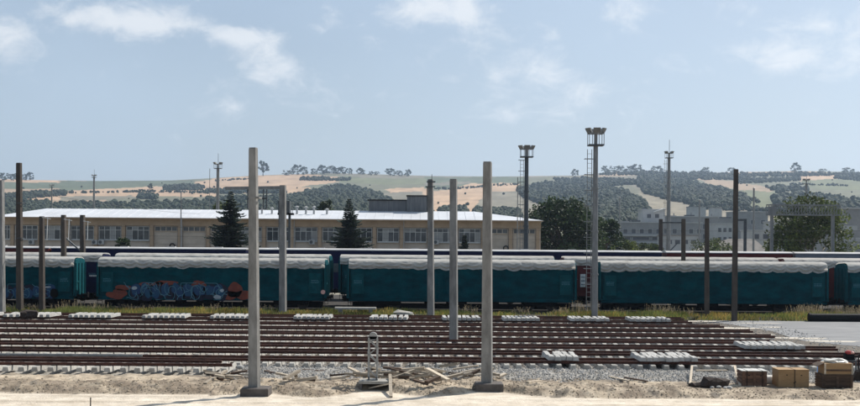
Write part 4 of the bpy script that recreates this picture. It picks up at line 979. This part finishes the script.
# ------------------------------------------------------------------ floodlight masts
def mast(label, px_, py_base_z, Y, ytop, yplat, hw_px, mt, rb, rt, lamps=6, ladder=True, spike=0.0, simple=False):
    b_ = at(px_, 300, Y); k = Y / F; z0 = py_base_z; ztop = at(px_, ytop, Y).z - z0; zp = at(px_, yplat, Y).z - z0; hw_ = hw_px * k
    root = thing('floodlight_mast', label, 'floodlight mast', (b_.x, Y, z0), 0, 'floodlight masts')
    dx = at(px_ + 1.5 if Y < 100 else px_, 140, Y).x - b_.x - (at(px_, 140, Y).x - b_.x); dx = 0
    m = MB(); n_ = 4
    for i in range(n_):
        za, zb_ = zp * i / n_, zp * (i + 1) / n_; ra, rb_ = rb + (rt - rb) * i / n_, rb + (rt - rb) * (i + 1) / n_
        m.tube((0, 0, za - (.5 if i == 0 else 0)), (0, 0, zb_ + .002), ra, rb_, 12)
        if i: m.tube((0, 0, za - .06), (0, 0, za + .06), ra + .05, ra + .05, 12)
    m.build('mast_tube', mt, root)
    m = MB(); pw = hw_ * .72; m.box(-pw, pw, -pw, pw, zp - .05, zp + .05)
    m.build('platform', 'galv_dark', root)
    zl = zp + (ztop - zp) * .64; m = MB()
    for x in (-1, -.33, .33, 1):
        for y in (-1, 1): m.bar((x * pw * .95, y * pw * .95, zp + .05), (x * pw * .95, y * pw * .95, zl), .045)
    for y in (-1, 1): m.bar((-pw, y * pw * .95, zl + .02), (pw, y * pw * .95, zl + .02), .06)
    for x in (-1, 1): m.bar((x * pw * .95, -pw, zl + .08), (x * pw * .95, pw, zl + .08), .05)
    m.tube((0, 0, zp), (0, 0, zl + .1), rt * .7, rt * .7, 8)
    m.build('cage', 'galv', root)
    for i in range(lamps):
        an = 2 * math.pi * (i + .5) / lamps; ox, oy = math.cos(an), math.sin(an); w_ = hw_ * .34; hL = (ztop - zl)
        c = Vector((ox * pw * 1.02, oy * pw * 1.02, zl + hL * .5)); out = Vector((ox, oy, -.55)).normalized(); sd_ = Vector((-oy, ox, 0)); up = out.cross(sd_).normalized(); up = up if up.z > 0 else -up
        vs = []
        for dd, ww, hh in ((-.12, .7, .7), (.14, 1, 1)):
            for a_, b2 in ((-1, -1), (1, -1), (1, 1), (-1, 1)): vs.append(c + out * dd * hw_ * .8 + sd_ * a_ * w_ * ww + up * b2 * hL * .5 * hh)
        lm = MB().add(vs, [(3, 2, 1, 0), (4, 5, 6, 7), (0, 1, 5, 4), (1, 2, 6, 5), (2, 3, 7, 6), (3, 0, 4, 7)]).build('floodlight', 'lampbody', root)
        g_ = [c + out * (.14 * hw_ * .8 + .006) + sd_ * a_ * w_ * .88 + up * b2 * hL * .43 for a_, b2 in ((-1, -1), (1, -1), (1, 1), (-1, 1))]
        MB().add(g_ + [p_ + out * .01 for p_ in g_], [(4, 5, 6, 7), (0, 1, 5, 4), (1, 2, 6, 5), (2, 3, 7, 6), (3, 0, 4, 7)]).build('lens', 'lampglass', lm)
    if ladder:
        m = MB(); lxx = -rb - .16; zz = zp * .04
        m.bar((lxx - .2, 0, zz), (lxx - .2, 0, zp - .3), .045).bar((lxx + .12, 0, zz), (lxx + .12, 0, zp - .3), .045)
        z = zz + .3
        while z < zp - .4: m.bar((lxx - .2, 0, z), (lxx + .12, 0, z), .025); z += .35
        z = 2.4
        while z < zp - .3: m.box(lxx - .36, -rt * .8, -.05, .05, z, z + .06).box(lxx - .4, lxx - .36, -.3, .3, z, z + .06); z += 1.15
        m.build('ladder', 'galv', root)
    if spike: m = MB(); m.bar((.05, 0, zl), (.05, 0, ztop + spike), .07); m.build('lightning_rod', 'galv_dark', root)
    return root
mast('tall floodlight mast beside the wagon gap with red showing', 594.6, .18, 91.1, 127.5, 145.3, 10.6, 'galv', .245, .17)
mast('floodlight mast rising behind the depot end with a square cage', 525.6, .2, 128, 145, 157, 8.8, 'galv_dark', .27, .2)
mast('slender spiked floodlight mast before the dark hillside plantation', 668, 0, 220, 151, 158, 5.2, 'galv', .42, .26, 4, True, 2.0)
mast('spiked floodlight mast behind the depot by the left spruce', 217, 0, 260, 162, 168.5, 5.2, 'galv', .42, .3, 4, False, 1.8)
mast('thin distant mast behind the left part of the white roof', 93.2, 0, 400, 174.5, 177.5, 2.8, 'galv', .45, .3, 4, False, 1.6)
mast('faint short mast behind the depot roof near its left end', 51, 0, 500, 184.5, 187, 2.6, 'galv', .4, .25, 4, False, .8)
mast('small mast above the leafy tree at right', 805.5, 0, 320, 178.5, 184, 4, 'galv', .38, .26, 4, False, .4)
tpg = 'thin distant poles'
for px_, yt, Y, r_, lab in [(180.8, 192, 176, .07, 'hair thin pale pole before the depot, left of the left spruce'), (209.3, 169, 280, .06, 'hair thin pole next to the spiked mast'), (517.3, 178, 180, .06, 'hair thin pole left of the square cage mast'), (699.3, 200, 340, .22, 'thin grey pole behind the dark posts'),
        (753.5, 188, 300, .22, 'thin grey pole right of the tall brown pole'), (619.5, 197, 360, .16, 'thin pole above the flat factory roof')]:
    b_ = at(px_, 240, Y); m = MB(); zt = at(px_, yt, Y).z; m.tube((0, 0, -.3), (0, 0, zt), r_ * 1.3, r_, 8); m.tube((0, 0, zt - .02), (0, 0, zt + .12), r_ * 1.6, r_ * .5, 8)
    tag(m.build('thin_pole', 'galv', None, (b_.x, Y, 0)), lab, 'pole', tpg)

# ------------------------------------------------------------------ signal gantry
GY = 128.0; gl, gr_ = X(767.5, GY, 210), X(838.5, GY, 210); gz0, gz1 = at(803, 215.5, GY).z, at(803, 204.5, GY).z
gn = thing('signal_gantry', 'steel lattice signal gantry on two posts before the leafy tree', 'gantry', ((gl + gr_) / 2, GY, 0)); cx = (gl + gr_) / 2
for px_ in (771.7, 832.8):
    x = X(px_, GY, 230) - cx; m = MB(); m.bar((x, 0, -.25), (x, 0, gz0 - .003), .3, .3); m.build('post', 'galv', gn)
m = MB()
for y in (-.5, .5):
    for z in (gz0 + .06, gz1 - .06): m.bar((gl - cx, y, z), (gr_ - cx, y, z), .12)
m.build('chord', 'galv', gn)
n_ = 12
for y in (-.5, .5):
    for i in range(n_ + 1):
        x = gl - cx + (gr_ - gl) * i / n_; m = MB(); m.bar((x, y, gz0 + .121), (x, y, gz1 - .121), .06); m.build('lattice_post', 'galv', gn)
        if i < n_: m = MB(); x2 = gl - cx + (gr_ - gl) * (i + 1) / n_; m.bar((x + .05, y + .02, gz0 + .13), (x2 - .05, y + .02, gz1 - .13), .04); m.build('lattice_diagonal', 'galv', gn)
m = MB(); m.box(gl - cx - .1, gl - cx + .75, -.62, -.56, gz0 - .05, gz0 + .9); m.build('signal_board', 'galv', gn)
# overhead wires
def wire(name, label, p, q, sag, r=.012):
    m = MB(); p, q = Vector(p), Vector(q); pr_ = p
    for i in range(1, 13):
        t = i / 12; c = p.lerp(q, t) - Vector((0, 0, sag * 4 * t * (1 - t))); m.tube(pr_, c, r, r, 4); pr_ = c
    return tag(m.build(name, 'wire'), label, 'wire', 'overhead wires across the yard')
for Y_, py_, lab in ((140, 231, 'upper thin overhead wire crossing before the big round tree'), (140, 240, 'lower thin overhead wire crossing before the big round tree')):
    wire('overhead_wire', lab, (-70, Y_, at(430, py_ - 2, Y_).z + .4), (70, Y_, at(430, py_ - 2, Y_).z + .4), .5)
wire('overhead_wire', 'sloping thin wire from the tall dark left pole to the depot', at(19.5, 190, 92.2), at(200, 214, 176), .3)

# ------------------------------------------------------------------ footings and lattice stub in the foreground
def footing(label, x, y, w, d, h, mt='concrete'):
    m = MB(); c = .03; vs = []
    for z, q in ((-.1, 0), (h - c, 0), (h, c)):
        for a_, b_ in ((-1, -1), (1, -1), (1, 1), (-1, 1)): vs.append((a_ * (w / 2 - q), b_ * (d / 2 - q), z))
    fs = [(i + k, i + (k + 1) % 4, i + 4 + (k + 1) % 4, i + 4 + k) for i in (0, 4) for k in range(4)] + [(3, 2, 1, 0), (8, 9, 10, 11)]
    m.add(vs, fs); return tag(m.build('footing', mt, None, (x, y, 0)), label, 'footing', 'concrete footings under near posts')
M['footing'] = mat('dark_footing', (.12, .105, .095), (.07, .06, .055), 3, .9, .3, 30)  # dark tone puts the shadow on the trough front into the colour
footing('dark footing block under the tallest near pole', X(255, 45.2, 392), 45.5, 1.02, 1.05, .30, 'footing')
footing('dark wide footing under the thick near pole', X(489, 47.4, 389), 47.5, 1.06, 1.05, .30, 'footing')
fx = X(375.5, 47.4, 389)
fb = thing('precast_trough', 'concrete trough footing with hollow dark front under the lattice stub', 'footing', (fx, 47.5, 0), 0, 'concrete footings under near posts')
MB().box(-.62, .62, -.5, .5, .27, .37).build('cover_slab', 'sleeper', fb)
MB().box(-.62, -.50, -.48, .48, -.1, .268).build('side_wall', 'footing', fb); MB().box(.50, .62, -.48, .48, -.1, .268).build('side_wall', 'footing', fb); MB().box(-.499, .499, .36, .48, -.1, .268).build('back_wall', 'footing', fb)
ls = thing('lattice_post', 'short galvanised lattice post with round cap on concrete trough', 'lattice post', (X(373, 47.5, 360), 47.5, .37))
zt = at(373, 337.5, 47.5).z - .37; w_ = .155
for x in (-w_, w_):
    for y in (-w_, w_): MB().box(x - .028, x + .028, y - .028, y + .028, .05, zt).build('upright', 'galv_pale', ls)
m = MB(); nb = 5
for i in range(nb):
    za, zb_ = .12 + (zt - .2) * i / nb, .12 + (zt - .2) * (i + 1) / nb; s = 1 if i % 2 else -1
    for y in (-w_ - .03, w_ + .03): m.bar((-w_ * s, y, za), (w_ * s, y, zb_), .035)
    for x in (-w_ - .03, w_ + .03): m.bar((x, -w_ * s, za), (x, w_ * s, zb_), .035)
m.build('lacing', 'galv_pale', ls)
MB().box(-.2, .2, -.2, .2, 0, .048).build('base_plate', 'galv_pale', ls)
m = MB()
for x in (-.15, .15):
    for y in (-.21, .21): m.tube((x, y, .0), (x, y, .14), .03, .03, 6)
m.build('anchor_bolt', 'galv_dark', ls)
m = MB(); m.tube((0, -.1, zt + .05), (0, .1, zt + .05), .16, .16, 18); m.box(-.16, .16, -.1, .1, zt - .06, zt + .05); m.build('cap', 'galv_pale', ls)

# ------------------------------------------------------------------ timber offcuts lying about
def timber(x, y, L_, w_, h_, rz, z, tilt=0, label='', group=None, mt='wood'):
    m = MB(); m.box(-L_ / 2, L_ / 2, -w_ / 2, w_ / 2, 0, h_); j = [Vector(p_) for p_ in m.v]
    m.v = [(p_.x + random.uniform(-.015, .015), p_.y, p_.z) for p_ in j]
    o = m.build('timber_offcut', mt, None, (x, y, z)); o.rotation_euler = (random.uniform(-.1, .1), -tilt, rz); return tag(o, label, 'timber', group)
def heap(cpx, cpy, n_, sx, sy, label, group, L0=.35, L1=1.2, dark=.15):
    for i in range(n_):
        c = gnd(cpx + random.gauss(0, sx), cpy + random.gauss(0, sy), .2); x, y = c.x, c.y; L_ = random.uniform(L0, L1); t = random.uniform(-.25, .25)
        z = yard_h(x, y) + .03 + abs(math.sin(t)) * L_ / 2 + random.choice((0, .02, .08, .14)); timber(x, y, L_, random.uniform(.09, .2), random.uniform(.05, .11), random.gauss(0, .7), z, t, label, group, 'darkwood' if random.random() < dark else 'wood')
heap(228, 380, 9, 12, 3, 'pale timber offcut scattered left of the tallest near pole', 'timber offcuts by the tallest near pole')
heap(290, 382, 8, 16, 2.5, 'pale timber offcut scattered right of the tallest near pole', 'timber offcuts between footing and trough')
heap(407, 378, 38, 24, 5.5, 'timber offcut in the messy heap right of the lattice post', 'timber offcuts heaped by the lattice post', .4, 1.7, .25)
heap(345, 380, 6, 12, 3, 'pale timber offcut left of the lattice post', 'timber offcuts left of the lattice post')
heap(470, 377, 12, 16, 3, 'timber offcut piled behind the thick near pole', 'timber offcuts behind the thick near pole', .5, 1.5, .35)
def lying(pa, pb, w_, h_, label, mt='wood', lift=.03, za=None, zb_=None):
    A_, B_ = gnd(*pa, .15), gnd(*pb, .15); A_.z = yard_h(A_.x, A_.y) + lift + (za or 0); B_.z = yard_h(B_.x, B_.y) + lift + (zb_ or 0)
    c = (A_ + B_) / 2; m = MB(); m.bar(A_ - c, B_ - c, w_, h_); return tag(m.build('timber_plank', mt, None, c), label, 'plank')
lying((609, 377.5), (629, 383), .1, .05, 'pale plank lying askew on the gravel, left of a dark one', lift=.05)
lying((625, 379), (647, 384), .1, .05, 'dark plank lying askew on the gravel beside a pale one', 'darkwood', lift=.05)
lying((527, 387), (541, 382.5), .14, .08, 'short pale plank alone on the dirt bank')
lying((696, 368.5), (727, 368.3), .2, .05, 'flat board lying by the row of grey sleepers', lift=.06)
lying((448, 375), (470, 375), .12, .05, 'long thin board lying on gravel near the thick pole', 'darkwood', lift=.08)
lying((205, 385), (226, 377.5), .14, .09, 'stout pale beam slanting up left of the tallest near pole', zb_=.25)
lying((400, 368), (424, 388), .13, .08, 'long pale plank slanting down the timber heap', lift=.1)
lying((303, 369), (326, 370), .14, .06, 'dark board on the gravel right of the tallest near pole', 'darkwood', lift=.06)
lying((266, 372), (272, 375), .2, .06, 'small dark board on the gravel by the tallest pole', 'darkwood', lift=.06)
lying((690, 386), (692, 374), .09, .06, 'narrow pale stake leaning by the black heap, left side', zb_=.35)
lying((740, 386), (734.5, 374), .1, .06, 'pale stake leaning between black heap and dark crate', zb_=.35)
lying((391, 394), (390, 384), .12, .06, 'short pale board propped against the concrete trough', zb_=.25)
# broken concrete bits and clamps by the end of the short left panel
for n_, (px_, py_, s_z) in enumerate([(213, 366, .3), (222, 372, .34), (228, 366, .22), (237, 371, .36), (240, 367, .3), (233, 376, .3), (208, 371, .26), (219, 363.5, .2)]):
    c = gnd(px_, py_, .3); m = MB(); vs = [p_ * (s_z / 2) * (1 + .35 * noise.noise(p_ * 2 + Vector((n_, 0, 0)))) for p_ in ICO1_V]; m.add([(p_.x * 1.3, p_.y, max(-.3, p_.z) * .7) for p_ in vs], ICO1_F)
    tag(m.build('concrete_lump', 'stack' if n_ % 3 else 'heap', None, (c.x, c.y, .3 if py_ < 370 else .22)), 'broken lump of concrete at the right end of the short left panel', 'rubble', 'concrete lumps by the short panel end')

# ------------------------------------------------------------------ crates
def crate(name, label, pxa, pxb, yb, ytop, z0, d, mt, planks, top, strap=None, base=True):
    G = gnd((pxa + pxb) / 2, yb, z0); Y = G.y; x0, x1 = at(pxa, yb, Y).x, at(pxb, yb, Y).x; w_ = x1 - x0; h_ = at((pxa + pxb) / 2, ytop, Y).z - z0
    root = thing(name, label, 'crate', ((x0 + x1) / 2, Y, z0)); hw_ = w_ / 2; sk = .07 if base else 0
    if base:
        for x in (-hw_ + .08, 0, hw_ - .08): MB().box(x - .05, x + .05, .002, d - .002, 0, sk).build('skid', 'darkwood', root)
    MB().box(-hw_ + .03, hw_ - .03, .03, d - .03, sk + .002, h_ - .03).build('liner', mt, root)
    if planks:
        ph = (h_ - sk - .03) / planks
        for i in range(planks):
            za, zb_ = sk + ph * i + .013, sk + ph * (i + 1) - .013
            MB().box(-hw_, hw_, 0, .027, za, zb_).build('plank', mt, root); MB().box(-hw_, hw_, d - .027, d, za, zb_).build('plank', mt, root)
            MB().box(-hw_, -hw_ + .027, .028, d - .028, za, zb_).build('plank', mt, root); MB().box(hw_ - .027, hw_, .028, d - .028, za, zb_).build('plank', mt, root)
        for x in (-hw_ + .06, 0, hw_ - .06): MB().box(x - .05, x + .05, -.026, -.002, sk, h_ - .03).build('batten', mt, root)
    else:
        MB().box(-hw_, hw_, 0, .027, sk, h_ - .03).build('side_panel', mt, root); MB().box(-hw_, hw_, d - .027, d, sk, h_ - .03).build('side_panel', mt, root)
        MB().box(-hw_, -hw_ + .027, .028, d - .028, sk, h_ - .03).build('side_panel', mt, root); MB().box(hw_ - .027, hw_, .028, d - .028, sk, h_ - .03).build('side_panel', mt, root)
    if top:
        half = hw_ + .015
        MB().box(-half, -.006, -.02, d + .02, h_ - .027, h_).build('lid_board', top, root); MB().box(.006, half, -.02, d + .02, h_ - .027, h_).build('lid_board', top, root)
    if strap:
        for x in strap: m = MB(); m.box(x - .012, x + .012, -.03, -.027, 0, h_).box(x - .012, x + .012, -.03, d + .03, h_ + .001, h_ + .004); m.build('strap', 'black', root)
        for x, z in ((-hw_ * .45, h_ * .7), (hw_ * .5, h_ * .68), (hw_ * .1, h_ * .35), (0.02, h_ * .3)): MB().box(x - .03, x + .03, -.004, -.001, z, z + .035).build('stamp', 'black', root)
    return root, Y, h_
crate('dark_crate', 'dark plank crate with pale sheet lid beside the black heap', 742, 767, 388, 370.5, .06, .85, 'redwood', 4, 'plastic', (-.3, .3))
crate('plywood_crate', 'plain tan plywood crate standing alone between two darker crates', 778.5, 809, 389, 369.5, .06, .9, 'ply', 0, 'ply', (.03,))
r3, Y3, h3 = crate('dark_crate', 'dark slatted crate carrying a tan crate at the right', 822, 853, 389.5, 374.5, .08, .9, 'darkwood', 5, 'darkwood')
z4 = .08 + h3 + .005
G = Vector((X(838, Y3 + .05, 366), Y3 + .05, z4)); wt_ = at(853.5, 366, Y3).x - at(825, 366, Y3).x
c4 = thing('tan_crate', 'tan crate with open flap sitting on the dark slatted crate', 'crate', (G.x + .02, G.y, z4)); hw_ = wt_ / 2; h_ = .42
MB().box(-hw_, hw_, .0, .78, 0, h_).build('box', 'ply', c4)
MB().box(-hw_ + .07, hw_ - .05, -.03, -.002, .12, .19).build('batten', 'darkwood', c4); MB().box(-hw_, -hw_ + .06, -.03, -.002, 0, h_).build('batten', 'wood', c4); MB().box(hw_ - .05, hw_, -.03, -.002, 0, h_).build('batten', 'wood', c4)
m = MB(); m.add([(-hw_, 0, h_ + .003), (-hw_, .78, h_ + .003), (-hw_ - .25, .78, h_ - .12), (-hw_ - .25, 0, h_ - .12), (-hw_, 0, h_ + .02), (-hw_, .78, h_ + .02), (-hw_ - .25, .78, h_ - .1), (-hw_ - .25, 0, h_ - .1)], [(0, 1, 2, 3), (7, 6, 5, 4), (0, 3, 7, 4), (3, 2, 6, 7), (2, 1, 5, 6)]); m.build('flap', 'darkwood', c4)
# crumpled plastic on the tan crate
def crumple(name, label, cat, loc, sx, sy, sz, mt, seed, amp=.45, sub=True):
    m = MB(); V_ = ICO_V; vs = []
    for p_ in V_:
        k = 1 + amp * noise.noise(p_ * 1.9 + Vector((seed, seed * .3, 0))) + .5 * amp * noise.noise(p_ * 4.5 + Vector((seed, 0, 3))); z = p_.z * k
        vs.append((p_.x * k * sx, p_.y * k * sy, max(0, (z + .35) / 1.35) * sz))
    m.add(vs, ICO_F); return tag(m.build(name, mt, None, loc), label, cat)
crumple('plastic_sheet', 'crumpled pale plastic sheet on top of the tan crate', 'plastic sheet', (G.x, Y3 + .42, z4 + h_ + .002), .48, .3, .17, 'plastic', 3)
c = gnd(838, 366, .4); crumple('plastic_sheet', 'big crumpled plastic sheet behind the tan crate', 'plastic sheet', (c.x - .1, 54.2, .08), .62, .45, .62, 'plastic', 8)
c = gnd(714, 388, .12); crumple('dark_net_heap', 'heap of black netting beside pale stones on the gravel', 'heap', (c.x, c.y + .35, .10), .68, .42, .44, 'heap', 14, .6); crumple('dark_net_heap', 'low tail of black netting left of the main black heap', 'heap', (c.x - .65, c.y + .3, .10), .3, .25, .2, 'heap', 19, .6)
for i in range(9):
    x = c.x + random.uniform(-.1, .75); y = c.y + random.uniform(-.15, .05); m = MB(); r_ = random.uniform(.05, .10); m.add([(p_.x * r_ * 1.3, p_.y * r_, p_.z * r_ * .8 + r_ * .4) for p_ in [q * (1 + .3 * noise.noise(q * 2 + Vector((i, 0, 0)))) for q in ICO1_V]], ICO1_F)
    tag(m.build('pale_stone', 'stack', None, (x, y, yard_h(x, y))), 'pale stone lying before the heap of black netting', 'stone', 'pale stones before the black heap')
# pale roll between crates, blue jug, red and black motor
c = gnd(773, 386, .1); m = MB(); m.tube((-.42, .4, .2), (.42, .4, .2), .19, .19, 16); m.tube((-.425, .4, .2), (-.40, .4, .2), .08, .08, 12, 0); tag(m.build('pale_roll', 'plastic', None, (c.x, c.y + .1, .09)), 'pale plastic roll lying between dark crate and plywood crate', 'roll')
c = gnd(820.5, 374.5, .15); jg = thing('blue_jug', 'translucent blue plastic jug left of the stacked crates', 'jug', (c.x, c.y, .12))
m = MB(); m.lathe_z([(.12, 0), (.15, .03), (.15, .3), (.13, .36), (.05, .43), (.05, .46)], 14); m.build('bottle', 'blue', jg, smooth=False); m = MB(); m.tube((0, 0, .462), (0, 0, .51), .055, .055, 10); m.build('cap', 'white', jg); m = MB(); m.bar((.13, 0, .32), (.19, 0, .25), .03).bar((.19, 0, .25), (.15, 0, .14), .03); m.build('handle', 'blue', jg)
c = gnd(850, 372, .1); mo = thing('site_generator', 'black portable motor with red and pink covers behind the stacked crates', 'motor', (X(849.5, 52.4, 360), 52.4, .09))
zc = at(850, 361, 52.4).z - .09
m = MB(); m.bar((-.22, -.15, 0), (-.22, -.15, zc), .05).bar((.22, -.15, 0), (.22, -.15, zc), .05).bar((-.22, .25, 0), (-.22, .25, zc), .05).bar((.22, .25, 0), (.22, .25, zc), .05).box(-.26, .26, -.19, .29, zc + .001, zc + .05); m.build('stand', 'galv_dark', mo)
m = MB(); m.tube((-.2, .05, zc + .2), (.18, .05, zc + .2), .15, .15, 14); m.box(-.2, .2, -.1, .2, zc + .051, zc + .12); m.build('engine', 'black', mo)
m = MB(); m.lathe_z([(.14, zc + .3), (.16, zc + .36), (.12, zc + .42), (.04, zc + .45)], 12, 0, (-.03, .05)); m.build('fuel_tank', 'redcloth', mo)
m = MB(); m.tube((.1, -.08, zc + .33), (.1, -.02, zc + .4), .08, .06, 10); m.build('filter_cover', 'pink', mo)
m = MB(); m.bar((.2, .05, zc + .15), (.5, .05, zc + .28), .04).bar((.5, -.15, zc + .28), (.5, .25, zc + .28), .04).bar((.4, .05, .0), (.4, .05, zc + .2), .045); m.build('handle', 'black', mo)
crumple('rubble_heap', 'dark rubbish heap at the right edge beyond the crates', 'heap', (X(862, 50.4, 380), 50.4, .08), .35, .3, .75, 'heap', 27, .5)
# lying things by the verge
a_, b_ = at(809, 315.5, 90.6), at(960, 312, 90.8); pi_ = thing('black_pipe', 'fat black plastic pipe lying along the grass edge at right', 'pipe', (0, 0, 0)); m = MB()
m.tube((a_.x, 90.6, .33), (b_.x, 90.8, .36), .29, .29, 18); m.build('pipe_wall', 'black', pi_, smooth=False); m = MB(); m.tube((a_.x - .03, 90.6, .33), (a_.x + .14, 90.6, .33), .325, .325, 18); m.build('socket', 'black', pi_)
a_, b_ = at(335, 309, 91.8), at(376, 309, 91.8); sb = thing('slab_bench', 'flat grey slab raised on short blocks in the grass', 'slab', ((a_.x + b_.x) / 2, 91.9, .2)); hw_ = (b_.x - a_.x) / 2
MB().box(-hw_, hw_, -.3, .3, .42, .56).build('slab', 'sleeper', sb)
for x in (-hw_ + .4, hw_ - .4): MB().box(x - .15, x + .15, -.25, .25, -.1, .418).build('block', 'concrete', sb)
c = at(404, 310, 91.4); crumple('rubble_pile', 'pale rubble pile in the grass right of the flat slab', 'rubble', (c.x, 91.6, .15), .85, .35, .42, 'sleeper', 41, .5)
c = at(41, 318, 86); crumple('dark_heap', 'small dark heap on the far left row of white sleepers', 'heap', (c.x, 83.6, .37), .62, .4, .5, 'heap', 52, .75)
# low marker rod by the road
m = MB(); m.tube((0, 0, -.2), (0, 0, .33), .02, .02, 8); m.tube((0, 0, .33), (0, 0, .36), .028, .015, 8); c = gnd(90.5, 408); tag(m.build('marker_rod', 'under', None, (c.x, c.y, 0)), 'thin dark rod standing in the pale dirt road', 'rod')

# ------------------------------------------------------------------ haze: one closed box of even thin air
bm_ = MB(); bm_.box(-5100, 5100, -620, 6300, -2, 420)
m = bpy.data.materials.new('thin_haze'); m.use_nodes = True; nt = m.node_tree
for n_ in list(nt.nodes): nt.nodes.remove(n_)
o_ = nt.nodes.new('ShaderNodeOutputMaterial'); pv = nt.nodes.new('ShaderNodeVolumePrincipled'); pv.inputs['Color'].default_value = (.56, .71, .93, 1); pv.inputs['Density'].default_value = .000085; pv.inputs['Anisotropy'].default_value = .5
nt.links.new(pv.outputs[0], o_.inputs['Volume'])
hz_ = bm_.build('haze', m); hz_['kind'] = 'stuff'
